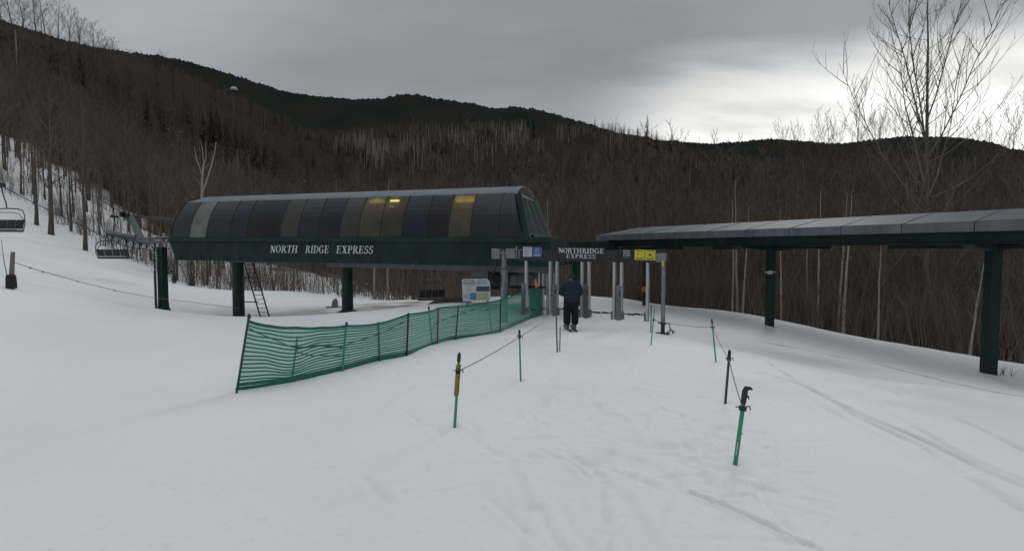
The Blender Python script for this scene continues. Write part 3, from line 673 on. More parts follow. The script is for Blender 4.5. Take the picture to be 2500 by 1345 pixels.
sa = np.minimum(sa, lim); kp = sa > .3; xa, ya, za, sa = xa[kp], ya[kp], za[kp], sa[kp]; ia = np.concatenate(ii)[kp]
wds = gn_scatter('woods', np.stack([xa, ya, za], -1), ia, sa, nr_.uniform(0, 6.28, len(xa)), 'far off mass of reddish brown leafless forest covering the hillsides')
# brushwood under the edge trees
px = nr_.uniform(-200, 1300, 620); D = np.interp(px, EX, ED) + nr_.exponential(9, 620) - .3; x = (px - 1250) / F * D
px2 = nr_.uniform(1300, 2800, 620); D2 = np.interp(px2, EX, ED) + 1.0 + nr_.exponential(6, 620); x2 = (px2 - 1250) / F * D2
xb = np.concatenate([x, x2]); yb = np.concatenate([D, D2])
gn_scatter('brushwood', np.stack([xb, yb, ground(xb, yb)], -1), nr_.choice([6, 7], len(xb)), nr_.uniform(.45, 1.15, len(xb)), nr_.uniform(0, 6.28, len(xb)), 'thin leafless brush and saplings under the trees')

# ------------------------------------------------------------------ serif lettering
def ring(cx, cy, rx, ry, w, h, a0, a1, n=18):
    """strip of quads of an elliptical ring; w thick on the sides, h thin at top and bottom"""
    q = []
    for i in range(n):
        t0 = R(a0 + (a1 - a0) * i / n); t1 = R(a0 + (a1 - a0) * (i + 1) / n)
        o = [(cx + rx * math.cos(t), cy + ry * math.sin(t)) for t in (t0, t1)]; k = [(cx + (rx - w) * math.cos(t), cy + (ry - h) * math.sin(t)) for t in (t1, t0)]
        q.append(o + k)
    return q
def rect(x0, y0, x1, y1): return [[(x0, y0), (x1, y0), (x1, y1), (x0, y1)]]
SW, HW, SH = .165, .07, .05
def glyph(c):
    if c == 'N': return .92, [rect(.14, 0, .14 + HW, 1), [[(.06, 1), (.30, 1), (.82, 0), (.62, 0)]], rect(.74, 0, .74 + HW, 1), rect(0, 1 - SH, .24, 1), rect(.03, 0, .33, SH), rect(.62, 1 - SH, .93, 1)]
    if c == 'O': return .88, [ring(.42, .5, .42, .52, SW, .06, 0, 360, 30)]
    if c == 'R': return .90, [rect(.12, 0, .12 + SW, 1), rect(0, 0, .42, SH), rect(0, 1 - SH, .42, 1), ring(.36, .74, .34, .26, SW * .95, .055, -90, 90), [[(.40, .50), (.58, .50), (.90, 0), (.68, 0)]], rect(.68, 0, .94, SH), rect(.3, .48, .45, .535)]
    if c == 'P': return .76, [rect(.12, 0, .12 + SW, 1), rect(0, 0, .44, SH), rect(0, 1 - SH, .42, 1), ring(.36, .72, .34, .28, SW * .95, .055, -90, 90), rect(.3, .44, .42, .495)]
    if c == 'T': return .80, [rect(.31, 0, .31 + SW, 1), rect(.18, 0, .62, SH), rect(0, .94, .80, 1), [[(0, .74), (.05, .74), (.10, 1), (0, 1)]], [[(.75, .74), (.80, .74), (.80, 1), (.70, 1)]]]
    if c == 'H': return .98, [rect(.11, 0, .11 + SW, 1), rect(.66, 0, .66 + SW, 1), rect(.25, .47, .70, .54)] + [rect(a, b, a + .41, b + SH) for a in (0, .55) for b in (0, 1 - SH)]
    if c == 'I': return .42, [rect(.11, 0, .11 + SW, 1), rect(0, 0, .41, SH), rect(0, 1 - SH, .41, 1)]
    if c == 'D': return .92, [rect(.12, 0, .12 + SW, 1), rect(0, 0, .40, SH), rect(0, 1 - SH, .40, 1), ring(.38, .5, .48, .5, SW, .06, -90, 90, 20)]
    if c == 'G': return .92, [ring(.43, .5, .43, .52, SW, .06, 45, 318, 24), rect(.64, .06, .64 + SW * .9, .44), rect(.54, .42, .92, .42 + SH), [[(.68, .70), (.73, .70), (.74, .98), (.70, .98)]]]
    if c == 'E': return .80, [rect(.12, 0, .12 + SW, 1), rect(0, 0, .72, .06), rect(0, .94, .70, 1), rect(.28, .48, .58, .535), [[(.70, .0), (.76, .27), (.71, .27), (.60, .03)]], [[(.66, 1), (.70, 1), (.71, .75), (.66, .75)]], rect(.54, .38, .585, .64)]
    if c == 'X': return .92, [[[(.08, 1), (.30, 1), (.84, 0), (.62, 0)]], [[(.66, 1), (.74, 1), (.24, 0), (.15, 0)]]] + [rect(a, b, a + .36, b + SH) for a, b in ((0, 1 - SH), (.54, 1 - SH), (.02, 0), (.54, 0))]
    if c == 'S': return .70, [ring(.34, .735, .27, .285, .12, .07, 30, 262, 14), ring(.34, .265, .30, .285, .13, .07, -150, 85, 14), [[(.54, .70), (.585, .70), (.59, 1.0), (.55, 1.0)]], [[(.04, .30), (.09, .30), (.08, 0), (.035, 0)]]]
    return .5, []
def lettering(mb, text, o, ux, uy, un, height, width, shear=0.0, gap=.10, mi=0):
    w = 0
    for c in text: w += glyph(c)[0] + gap
    w -= gap; sx = width / w; x = 0
    for c in text:
        gw, strokes = glyph(c); k = 0
        for st in strokes:
            for poly in st:
                mb.prism([((x + p[0] + shear * p[1]) * sx, p[1] * height) for p in poly], o + un * (.004 + .0012 * k), ux, uy, un, .012, mi)
            k += 1
        x += gw + gap

# ------------------------------------------------------------------ lift terminal
TL, TRt = P(412, 590, 26), P(1290, 592, 20)
ta = (TRt - TL); TLEN = ta.length; ta.normalize(); tn = V(-ta.y, ta.x, 0).normalized(); tz = V(0, 0, 1)
def TT(s, t, h): return TL + ta * s + tn * t + tz * h
WID = 4.0
term = thing('lift_terminal', TT(TLEN / 2, 2, -3), 'long dark green chairlift terminal with curved tinted windows and its name on the side', 'lift terminal')
def prof(t):      # near glass profile, f in 0..1 from sill to eave -> (t,h)
    return (.08 + .30 * t + .52 * t ** 2.6, .22 + 1.86 * t)
def send(h, side):  # how far the ends lean in at a height
    k = max(0, (h - .2) / 2.1)
    return (.14 * k + .18 * k ** 2.4) if side == 0 else (TLEN - .70 * k)
# s coordinate along the sill for a pixel (at the sill height)
def s_of_px(px):
    lo, hi = -2, TLEN + 2
    for _ in range(40):
        m = (lo + hi) / 2; q = TT(m, .08, .2); x = 1250 + F * q.x / (q.y * CP)
        if x < px: lo = m
        else: hi = m
    return lo
PAN = [(418, 463, 'glass_dark'), (463, 504, 'glass_pale'), (504, 560, 'glass_dark'), (560, 600, 'glass_navy'), (600, 683, 'glass_black'), (683, 727, 'glass_brown'), (727, 775, 'glass_dark'), (775, 828, 'glass_navy'), (828, 874, 'glass_brown'), (874, 927, 'glass_frost'), (927, 981, 'glass_clear'),
       (981, 1040, 'glass_navy'), (1040, 1093, 'glass_black'), (1093, 1148, 'glass_frost'), (1148, 1215, 'glass_dark'), (1215, 1287, 'glass_dark')]
NP = 8
for k, (a, b, mn) in enumerate(PAN):
    s0, s1 = s_of_px(a), s_of_px(b); g = MB(); vs = []
    for i in range(NP + 1):
        f = i / NP; t, h = prof(f)
        e0 = send(h, 0) * (1 if k == 0 else 0); 
        q0_ = s0 + (send(h, 0) if k == 0 else 0); q1_ = s1 if k < len(PAN) - 1 else min(s1, send(h, 1) - .22)
        vs += [TT(q0_ + .012, t, h), TT(q1_ - .012, t, h)]
    back = [v_ + tn * .03 for v_ in vs]; n2_ = len(vs)
    fs = [(2 * i, 2 * i + 1, 2 * i + 3, 2 * i + 2) for i in range(NP)] + [tuple(n2_ + j for j in (2 * i, 2 * i + 2, 2 * i + 3, 2 * i + 1)) for i in range(NP)]
    fs += [(2 * i, 2 * i + 2, n2_ + 2 * i + 2, n2_ + 2 * i) for i in range(NP)] + [(2 * i + 1, n2_ + 2 * i + 1, n2_ + 2 * i + 3, 2 * i + 3) for i in range(NP)]
    fs += [(0, n2_, n2_ + 1, 1), (2 * NP, 2 * NP + 1, n2_ + 2 * NP + 1, n2_ + 2 * NP)]
    g.add(vs + back, fs); w = g.build('window', M(mn), term, smooth=False)
# mullions
m = MB()
for k, (a, b, mn) in enumerate(PAN[1:]):
    s0 = s_of_px(a); m.tube([TT(s0, prof(i / NP)[0] - .004, prof(i / NP)[1]) for i in range(NP + 1)], .022, 4)
m.build('mullions', M('black_plastic'), term)
# inner lining seen through the clearer windows, and the body behind
c = MB(); c.hexa([TT(.6, 1.0, .2), TT(TLEN - .5, 1.0, .2), TT(TLEN - .5, 3.2, .2), TT(.6, 3.2, .2), TT(1.6, 1.25, 2.0), TT(TLEN - 1.1, 1.25, 2.0), TT(TLEN - 1.1, 2.75, 2.0), TT(1.6, 2.75, 2.0)])
c.build('inner_wall', M('grey_steel'), term)
# far side wall
c = MB(); c.hexa([TT(0, 3.85, .0), TT(TLEN, 3.85, .0), TT(TLEN, 3.95, .0), TT(0, 3.95, .0), TT(.34, 3.2, 2.1), TT(TLEN - .7, 3.2, 2.1), TT(TLEN - .7, 3.3, 2.1), TT(.34, 3.3, 2.1)]); c.build('far_wall', M('glass_dark'), term)
# left nose wall
c = MB(); prev = None
sec = []
for i in range(9):
    f = i / 8; t, h = prof(f); sec.append((send(h, 0), t, h))
vs = [TT(s, t, h) for s, t, h in sec] + [TT(s, WID - t, h) for s, t, h in sec]
c.add(vs, [(i, i + 1, 9 + i + 1, 9 + i) for i in range(8)]); vs2 = [v_ + ta * .05 for v_ in vs]; c.add(vs2, [(i, 9 + i, 9 + i + 1, i + 1) for i in range(8)])
c.build('end_wall', M('green_paint'), term)
# roof: arched cap with a crisp eave
r_ = MB(); NA = 14; t0_, h0_ = prof(1)
def rsec(s, grow=0.0, drop=0.0):
    out = []
    for i in range(NA + 1):
        f = i / NA; t = t0_ - .05 + (WID - 2 * t0_ + .1) * f; h = h0_ - .02 + .36 * math.sin(math.pi * f) ** .75 - drop
        out.append(TT(s, t, h))
    return out
S0, S1 = .30, TLEN - .70
ring_o = [rsec(S0 + .0, drop=.22)] + [rsec(S0 + .6, drop=.0)] + [rsec(S0 + (S1 - S0) * k / 6) for k in range(1, 7)]
# bring the left tip to a thin wedge
ring_o[0] = [TT(S0 - .12, t0_ + (WID - 2 * t0_) * i / NA, h0_ - .015) for i in range(NA + 1)]
vs = []; fs = []
for rgk in ring_o:
    vs += rgk
    vs += [rgk[-1] - tz * .13, rgk[0] - tz * .13]
wd = NA + 3
for k in range(len(ring_o) - 1):
    for i in range(wd): fs.append((k * wd + i, k * wd + (i + 1) % wd, (k + 1) * wd + (i + 1) % wd, (k + 1) * wd + i))
r_.add(vs, fs + [tuple(range(wd)), tuple((len(ring_o) - 1) * wd + i for i in range(wd))[::-1]])
r_.build('roof', M('roof_grey'), term)
# right end: frame, arch panel and louvres
e = MB()
def EP(h, t):   # point of the slanted end face at height h, t across (0..1 between leaning sides)
    f = min(max((h - .22) / 1.86, 0), 1); tt_, _ = prof(f); return TT(TLEN - .70 * max(0, (h - .2) / 2.1), tt_ + (WID - 2 * tt_) * t, h)
e.hexa([EP(.2, 0) - ta * .24, EP(.2, 0) + ta * .03, EP(.2, .07) + ta * .03, EP(.2, .07) - ta * .24, EP(2.06, 0) - ta * .24, EP(2.06, 0) + ta * .03, EP(2.06, .07) + ta * .03, EP(2.06, .07) - ta * .24])
e.hexa([EP(.2, .93) - ta * .1, EP(.2, .93) + ta * .03, EP(.2, 1) + ta * .03, EP(.2, 1) - ta * .1, EP(2.06, .93) - ta * .1, EP(2.06, .93) + ta * .03, EP(2.06, 1) + ta * .03, EP(2.06, 1) - ta * .1])
e.hexa([EP(-.0, .14) - ta * .1, EP(-.0, .14) + ta * .12, EP(-.0, .86) + ta * .12, EP(-.0, .86) - ta * .1, EP(.32, .14) - ta * .1, EP(.32, .14) + ta * .06, EP(.32, .86) + ta * .06, EP(.32, .86) - ta * .1])
arch = [TT(TLEN - .665, t0_ + (WID - 2 * t0_) * i / NA, h0_ - .03 + .34 * math.sin(math.pi * i / NA) ** .75) for i in range(NA + 1)]
e.add(arch + [EP(1.88, 1) , EP(1.88, 0)], [tuple(range(NA + 3))[::-1]])
e.build('end_frame', M('green_paint'), term)
lv = MB()
for i in range(23):
    h = .36 + 1.5 * i / 22
    lv.hexa([EP(h, .08) - ta * .01, EP(h - .035, .08) + ta * .05, EP(h - .035, .92) + ta * .05, EP(h, .92) - ta * .01, EP(h + .012, .08) - ta * .01, EP(h - .02, .08) + ta * .055, EP(h - .02, .92) + ta * .055, EP(h + .012, .92) - ta * .01])
for q in (.22, .48, .74):
    lv.tube([EP(.34, q) + ta * .06, EP(1.88, q) + ta * .06], .022, 4)
lv.build('louvre', mat('louvre_green', (.15, .20, .19), .7), term)
bk = MB(); bk.add([EP(.3, .05) - ta * .06, EP(.3, .95) - ta * .06, EP(1.9, .95) - ta * .06, EP(1.9, .05) - ta * .06], [(0, 1, 2, 3)]); bk.build('louvre_backing', M('black_plastic'), term)
# skirt: upper ledge band + fascia
f_ = MB()
XE = .9     # how far the skirt runs past the glazed end
f_.hexa([TT(-.05, -.06, 0), TT(TLEN + XE, -.06, 0), TT(TLEN + XE, WID + .06, 0), TT(-.05, WID + .06, 0), TT(0, .02, .21), TT(TLEN + XE, .02, .21), TT(TLEN + XE, WID - .02, .21), TT(0, WID - .02, .21)])
f_.build('ledge', M('green_paint'), term, bevel=.01)
f_ = MB(); f_.hexa([TT(.42, .02, -.93), TT(TLEN + XE, .02, -.93), TT(TLEN + XE, WID - .02, -.93), TT(.42, WID - .02, -.93), TT(0, .01, -.003), TT(TLEN + XE, .01, -.003), TT(TLEN + XE, WID - .01, -.003), TT(0, WID - .01, -.003)])
fas = f_.build('fascia', M('green_paint'), term, bevel=.01)
ch = MB(); rgc = random.Random(4)       # chips and scratches in the paint
for i in range(34):
    s = rgc.uniform(1, TLEN - .5); h = rgc.choice([rgc.uniform(-.9, -.78), rgc.uniform(.02, .1), rgc.uniform(-.9, -.1)]); ww = rgc.uniform(.015, .09)
    ch.box(TT(s, (.012 if h < 0 else -.052 + .03 * h), h), (ww, .006, rgc.uniform(.01, .025)), ta, tn, (tz + ta * rgc.uniform(-.6, .6)).normalized())
ch.build('paint_chips', M('grey_steel'), fas)
sm = MB()
k = 2.1
while k < TLEN - .3:
    sm.box(TT(k, .008, -.46), (.014, .012, .9), ta, tn, tz)
    for hz_ in (-.86, -.62, -.30, -.08): sm.disc(TT(k + .06, .004, hz_), tn, .014, .012, 8); sm.disc(TT(k - .06, .004, hz_), tn, .014, .012, 8)
    k += 2.44
sm.build('seams', M('dark_steel'), fas)
# lettering
ltr = MB(); sA = s_of_px(662); sB = s_of_px(917); hh = .335; h_let = -.50
tot_w = sB - sA; words = [('NORTH', 662, 729), ('RIDGE', 748, 805), ('EXPRESS', 823, 913)]
for wtx, a, b in words:
    s0, s1 = s_of_px(a), s_of_px(b); lettering(ltr, wtx, TT(s0, .012, h_let), ta, tz, -tn, hh, s1 - s0, .18, .06)
ltr.build('lettering', M('lettering'), fas)
# grey underside rail and hangers
u_ = MB(); sR = s_of_px(780)
u_.hexa([TT(sR, .5, -1.12), TT(TLEN + .8, .5, -1.22), TT(TLEN + .8, 1.1, -1.22), TT(sR, 1.1, -1.12), TT(sR, .5, -.935), TT(TLEN + .8, .5, -.935), TT(TLEN + .8, 1.1, -.935), TT(sR, 1.1, -.935)])
u_.hexa([TT(2.4, 1.2, -1.03), TT(TLEN, 1.2, -1.03), TT(TLEN, 2.9, -1.03), TT(2.4, 2.9, -1.03), TT(2.4, 1.2, -.94), TT(TLEN, 1.2, -.94), TT(TLEN, 2.9, -.94), TT(2.4, 2.9, -.94)])
s_ = s_of_px(1162); u_.box(TT(s_, .8, -1.3), (.75, .7, .26), ta, tn, tz)
u_.build('under_rail', M('grey_steel'), term)
dr = MB(); s_ = s_of_px(1172); dr.tube([TT(s_, 2, -1.04), TT(s_, 2, -2.0)], .52, 20); dr.box(TT(s_ + .1, 2, -1.5), (1.5, 1.2, .5), ta, tn, tz); dr.build('drive_unit', M('dark_steel'), term, bevel=.02)
# columns
for px, D, w0, w1, hasl in [(580, 27, .27, .30, True), (847, 24.5, .25, .27, False)]:
    cm = MB(); q = P(px, 640, D); g = gz(q.x, q.y); zt = TT(5, 0, -1.03).z
    cm.tube([V(q.x, q.y, g - .3), V(q.x, q.y, (g + zt) / 2), V(q.x, q.y, zt)], [w1, (w0 + w1) / 2, w0], 20)
    co = cm.build('column', M('green_post'), term, smooth=False)
    if not hasl:
        fl = MB(); fl.box(V(q.x, q.y, g + .08), (.85, .85, .09)); fl.tube([V(q.x, q.y, g + .12), V(q.x, q.y, g + .26)], [.36, .28], 18)
        for a in range(8): fl.tube([V(q.x + .38 * math.cos(a * .785), q.y + .38 * math.sin(a * .785), g + .1), V(q.x + .38 * math.cos(a * .785), q.y + .38 * math.sin(a * .785), g + .2)], .025, 6)
        fl.build('base_plate', M('dark_steel'), co)
ld = MB(); D = 26.2
for dx in (0, 22):
    ld.tube([P(596 + dx, 641, D), P(637 + dx, 778, D)], .035, 6)
for i in range(13):
    f = (i + .5) / 13; a = P(596, 641, D).lerp(P(637, 778, D), f); b = P(618, 641, D).lerp(P(659, 778, D), f); ld.tube([a, b], .016, 6)
ld.tube([P(592, 677, 26.6), P(611, 677, D)], .03, 6); ld.tube([P(592, 737, 26.6), P(630, 737, D)], .03, 6)
ld.tube([P(598, 677, 26.6), P(622, 694, D)], .012, 6)
ld.build('ladder', M('dark_steel'), term)
# lamps behind the frosted windows: frosted sheet lets their light through
for nm in ('glass_frost', 'glass_clear'):
    m_ = M(nm); t_ = m_.node_tree; b_ = t_.nodes['Principled BSDF']; o_ = t_.nodes['Material Output']; tl_ = t_.nodes.new('ShaderNodeBsdfTranslucent'); tl_.inputs[0].default_value = (.5, .47, .36, 1)
    x_ = t_.nodes.new('ShaderNodeMixShader'); x_.inputs[0].default_value = .3; t_.links.new(b_.outputs[0], x_.inputs[1]); t_.links.new(tl_.outputs[0], x_.inputs[2]); t_.links.new(x_.outputs[0], o_.inputs[0])
def glow(px, h, off, e):
    t, _ = prof((h - .22) / 1.86); l_ = bpy.data.lights.new('lamp_light', 'POINT'); l_.energy = e; l_.color = (1, .72, .18); l_.shadow_soft_size = .04
    o = bpy.data.objects.new('lamp_light', l_); COL.objects.link(o); o.parent = term; o.location = TT(s_of_px(px), t + off, h) - ORG[term.name]
glow(900, 1.80, .22, 2.2); glow(945, 1.78, .22, 1.2); glow(1108, 1.72, .24, 3.0); glow(1132, 1.72, .24, 3.0)
lm = mat('lamp_yellow', (.9, .7, .2), .5, emit=((1.0, .66, .08), 3.6)); lb = mat('lamp_bright', (.9, .8, .3), .5, emit=((1.0, .78, .22), 1.6))
def lamp(pxa, pxb, py, h, off, m_, th=.06):
    a = s_of_px(pxa) ; b = s_of_px(pxb); L_ = MB(); t, _ = prof((h - .22) / 1.86); L_.box(TT((a + b) / 2, t + off, h), (b - a, .05, th), ta, tn, tz); L_.build('lamp', m_, term)
lamp(882, 918, 498, 1.80, .12, lm, .09); lamp(935, 957, 498, 1.80, .05, lb, .10); lamp(1097, 1118, 495, 1.74, .12, lm, .12); lamp(1122, 1144, 495, 1.74, .12, lm, .12)
ck = MB()     # pale control unit hanging behind the clearer window
sq = s_of_px(945); t, _ = prof(.65)
for dx in (-.14, .0, .14): ck.box(TT(sq + dx, t + .08, 1.38), (.03, .03, .36), ta, tn, tz)
for dz in (-.16, .0, .17): ck.box(TT(sq, t + .081, 1.38 + dz), (.28, .025, .03), ta, tn, tz)
ck.build('control_unit', M('white_panel'), term)

# green beam linking the terminal to the canopy, with its post
lk = thing('link_beam', G(1407, 24), 'dark green beam behind the gate sign joining the terminal to the roof at right', 'beam')
b = MB(); a0, a1 = P(1325, 598, 22.3), P(1500, 602, 25.4); d = (a1 - a0); Ld = d.length; d.normalize(); nn = V(-d.y, d.x, 0).normalized()
b.box((a0 + a1) / 2, (Ld, .5, .42), d, nn, tz); b.build('beam', M('green_paint'), lk, bevel=.01)
b = MB(); q = P(1407, 606, 24); g = gz(q.x, q.y); b.tube([V(q.x, q.y, g - .2), q], .20, 14); b.build('post', M('green_post'), lk)

# ------------------------------------------------------------------ left lift tower with sheave train
tb = P(400, 765, 26); tb.z = gz(tb.x, tb.y)
tw = thing('lift_tower', tb, 'dark green lift tower with a flared foot at the left end of the terminal', 'lift tower')
b = MB(); top = P(395, 603, 26)
def sq_tube(mb, pts, ws):
    vs = []
    for p, w in zip(pts, ws):
        for sx, sy in ((-1, -1), (1, -1), (1, 1), (-1, 1)): vs.append(p + ta * sx * w + tn * sy * w)
    fs = [(4 * i + k, 4 * i + (k + 1) % 4, 4 * i + 4 + (k + 1) % 4, 4 * i + 4 + k) for i in range(len(pts) - 1) for k in range(4)]
    mb.add(vs, fs + [(3, 2, 1, 0), tuple(4 * (len(pts) - 1) + k for k in range(4))])
sq_tube(b, [tb - V(0, 0, .25), tb + V(0, 0, .05), tb + V(0, 0, .35), tb + V(0, 0, .7), V(top.x, top.y, top.z)], [.29, .27, .185, .17, .165])
b.build('column', M('green_post'), tw, bevel=.03)
b = MB(); ax = P(376, 603, 25.8); bx = P(384, 603, 25.8)
gb = P(379, 752, 25.8)
for px in (376, 385): b.tube([P(px, 603, 25.8), P(px + 4, 752, 25.8)], .028, 6)
for i in range(22): f = (i + .5) / 22; b.tube([P(376, 603, 25.8).lerp(P(380, 752, 25.8), f), P(385, 603, 25.8).lerp(P(389, 752, 25.8), f)], .013, 5)
b.box(P(380, 718, 25.7), (.11, .03, 2.35)); b.build('ladder', M('green_post'), tw)
def RP(s, off=0.0):        # near rope: continues the terminal axis beyond its left end, climbing
    q = TL - ta * s + tn * off; return q
def rope_z(s): return -0.02 + 0.155 * max(s, 0) + .021 * max(s, 0) ** 1.6
def rope_pt(px, py, base=TL, off=.55):
    o = base + tn * off
    k = (px - 1250) / (F) ; # X/Y = k*CP approx
    s = (o.x - k * o.y) / (ta.x - k * ta.y); q = o - ta * s; return P(px, py, q.y)
cross = MB(); hp = P(383, 597, 25.6); cross.tube([P(374, 590, 25.9), P(415, 588, 27.6)], .11, 8); cross.tube([P(345, 583, 26.8), P(425, 580, 27.0)], .07, 8); cross.build('crossarm', M('grey_steel'), tw)
tr_ = MB(); tops = [(258, 568), (300, 580), (340, 588), (378, 596)]
tr_.tube([rope_pt(*p) for p in tops], [.09, .12, .12, .1], 6); tr_.tube([rope_pt(262, 566, off=.4), rope_pt(330, 578, off=.4)], .08, 6)
for (x0, y0), (x1, y1) in (((262, 568), (278, 582)), ((290, 580), (312, 592)), ((328, 590), (344, 600)), ((360, 596), (374, 604))): tr_.tube([rope_pt(x0, y0, off=.5), rope_pt(x1, y1, off=.5)], .07, 6)
tr_.build('sheave_frame', M('grey_steel'), tw)
for px, py, r in [(257, 574, .15), (270, 582, .13), (286, 589, .12), (303, 592, .17), (321, 596, .16), (337, 600, .13), (354, 601, .13), (373, 603, .19)]:
    q = rope_pt(px, py, off=.42); w = MB(); w.disc(q, tn, r, .07, 22)
    sh = w.build('sheave', M('rubber'), tw); w2 = MB()
    for k in range(22):
        a0_ = 2 * math.pi * k / 22; a1_ = 2 * math.pi * (k + 1) / 22
        def cc(a, rr_): return q - tn * .04 + ta * math.cos(a) * rr_ + tz * math.sin(a) * rr_
        w2.add([cc(a0_, r * .48), cc(a1_, r * .48), cc(a1_, r * .86), cc(a0_, r * .86)], [(0, 1, 2, 3)])
    w2.disc(q - tn * .05, tn, r * .18, .03, 10); w2.build('rim', M('aluminium'), sh)
# strut and upper crossarm carrying the far rope
b = MB(); b.tube([P(346, 590, 28), P(333, 560, 30.5), P(322, 532, 32.5)], [.22, .19, .16], 12); b.build('strut', mat('tower_grey', (.045, .058, .056), .5, .2), tw)
b = MB(); b.tube([P(300, 527, 32.8), P(425, 536, 32.8)], .07, 8); b.box(P(322, 535, 32.75), (.5, .3, .25)); b.build('crossarm', M('tower_grey'), tw)
b = MB()
for px, py in ((299, 523), (306, 526)): b.disc(P(px, py, 32.7), V(0, 1, 0), .18, .08, 16)
b.build('sheave', M('rubber'), tw)
# ropes
def cable(name, pts, r, m_, lab, cat='cable', grp=None):
    b = MB(); b.tube(pts, r, 6); return tag(b.build(name, m_, None, pts[0]), lab, cat, grp)
cable('haul_cable', [P(-260, 330, 36), P(0, 452, 30.5), P(60, 484, 29.8), P(150, 528, 28.7), P(250, 576, 27.6), rope_pt(303, 600, off=.42), rope_pt(373, 612, off=.42), TT(-.1, .5, -.3)], .024, M('wire'), 'lower steel haul cable rising left from the row of wheels')
cable('haul_cable', [P(-100, 300, 48), P(90, 400, 40), P(176, 450, 36.5), P(240, 486, 34.5), P(302, 521, 32.9), P(420, 545, 31.5), TT(0, 3.5, .0)], .024, M('wire'), 'upper steel haul cable crossing in front of the left trees')

# ------------------------------------------------------------------ chairs
def make_chair(loc, rz, label, width=2.0, back='black_plastic', drop=2.6, bar_up=True, frame='grey_steel'):
    o = thing('lift_chair', V(0, 0, 0), label, 'chairlift chair', 'chairlift chairs')
    w = width / 2
    b = MB(); b.hexa([V(-w, -.28, -.05), V(w, -.28, -.05), V(w, .22, -.10), V(-w, .22, -.10), V(-w, -.28, .03), V(w, -.28, .03), V(w, .22, -.02), V(-w, .22, -.02)]); b.build('seat', M('black_plastic'), o, bevel=.02)
    b = MB()
    for i in range(4):
        x0 = -w + .03 + i * (width - .03) / 4; x1 = x0 + (width - .03) / 4 - .03
        b.hexa([V(x0, .20, .06), V(x1, .20, .06), V(x1, .25, .06), V(x0, .25, .06), V(x0, .34, .48), V(x1, .34, .48), V(x1, .39, .48), V(x0, .39, .48)])
    b.build('backrest', M(back), o, bevel=.015)
    b = MB()
    for sx in (-1, 1):
        b.tube([V(sx * w, -.30, -.03), V(sx * w, .2, -.06), V(sx * (w + .02), .34, .3), V(sx * (w + .0), .36, .75), V(sx * (w - .12), .34, .98), V(sx * (w - .35), .33, 1.04), V(0, .33, 1.06)], .028, 6)
    b.tube([V(-w, .26, .0), V(w, .26, .0)], .03, 6); b.tube([V(-w, .36, .5), V(w, .36, .5)], .02, 6)
    b.tube([V(0, .33, 1.05), V(0, .30, 1.3), V(0, .12, 1.7), V(0, 0, drop)], .035, 6); b.build('hanger', M(frame), o)
    b = MB(); yb = -.35; zb = .25
    pts = [V(-w + .05, .34, .55), V(-w + .05, yb, zb + .05), V(-w + .3, yb - .05, zb), V(w - .3, yb - .05, zb), V(w - .05, yb, zb + .05), V(w - .05, .34, .55)]
    if bar_up: pts = [V(-w + .06, .34, .5), V(-w + .10, .1, .78), V(-w + .4, -.05, .85), V(w - .4, -.05, .85), V(w - .10, .1, .78), V(w - .06, .34, .5)]
    b.tube(pts, .018, 6)
    b.build('safety_bar', M('dark_steel'), o)
    b = MB(); b.box(V(0, 0, drop + .03), (.42, .16, .14)); b.box(V(.1, 0, drop + .12), (.16, .2, .1)); b.tube([V(-.25, 0, drop + .02), V(.25, 0, drop + .02)], .05, 8); b.build('grip', M('dark_steel'), o, bevel=.01)
    o.location = loc; o.rotation_euler = (0, 0, rz); return o
make_chair(P(8, 562, 33.5), R(4), 'black empty chair at the left edge of the photo, high above the snow', 2.1, drop=2.1, frame='dark_steel').scale = (1, 1, 1.35)
make_chair(P(283, 628, 33.5), R(184), 'dark empty chair hanging under the row of wheels on the left', 1.95, drop=2.6, frame='dark_steel')
make_chair(P(1052, 728, 28), R(202), 'dark empty chair hanging low under the terminal beside the white notice board', 1.45, drop=1.65)
make_chair(P(1287, 700, 21.5), R(6), 'pale backed empty chair half hidden behind the left ticket gate posts', 1.45, back='aluminium', drop=1.2)

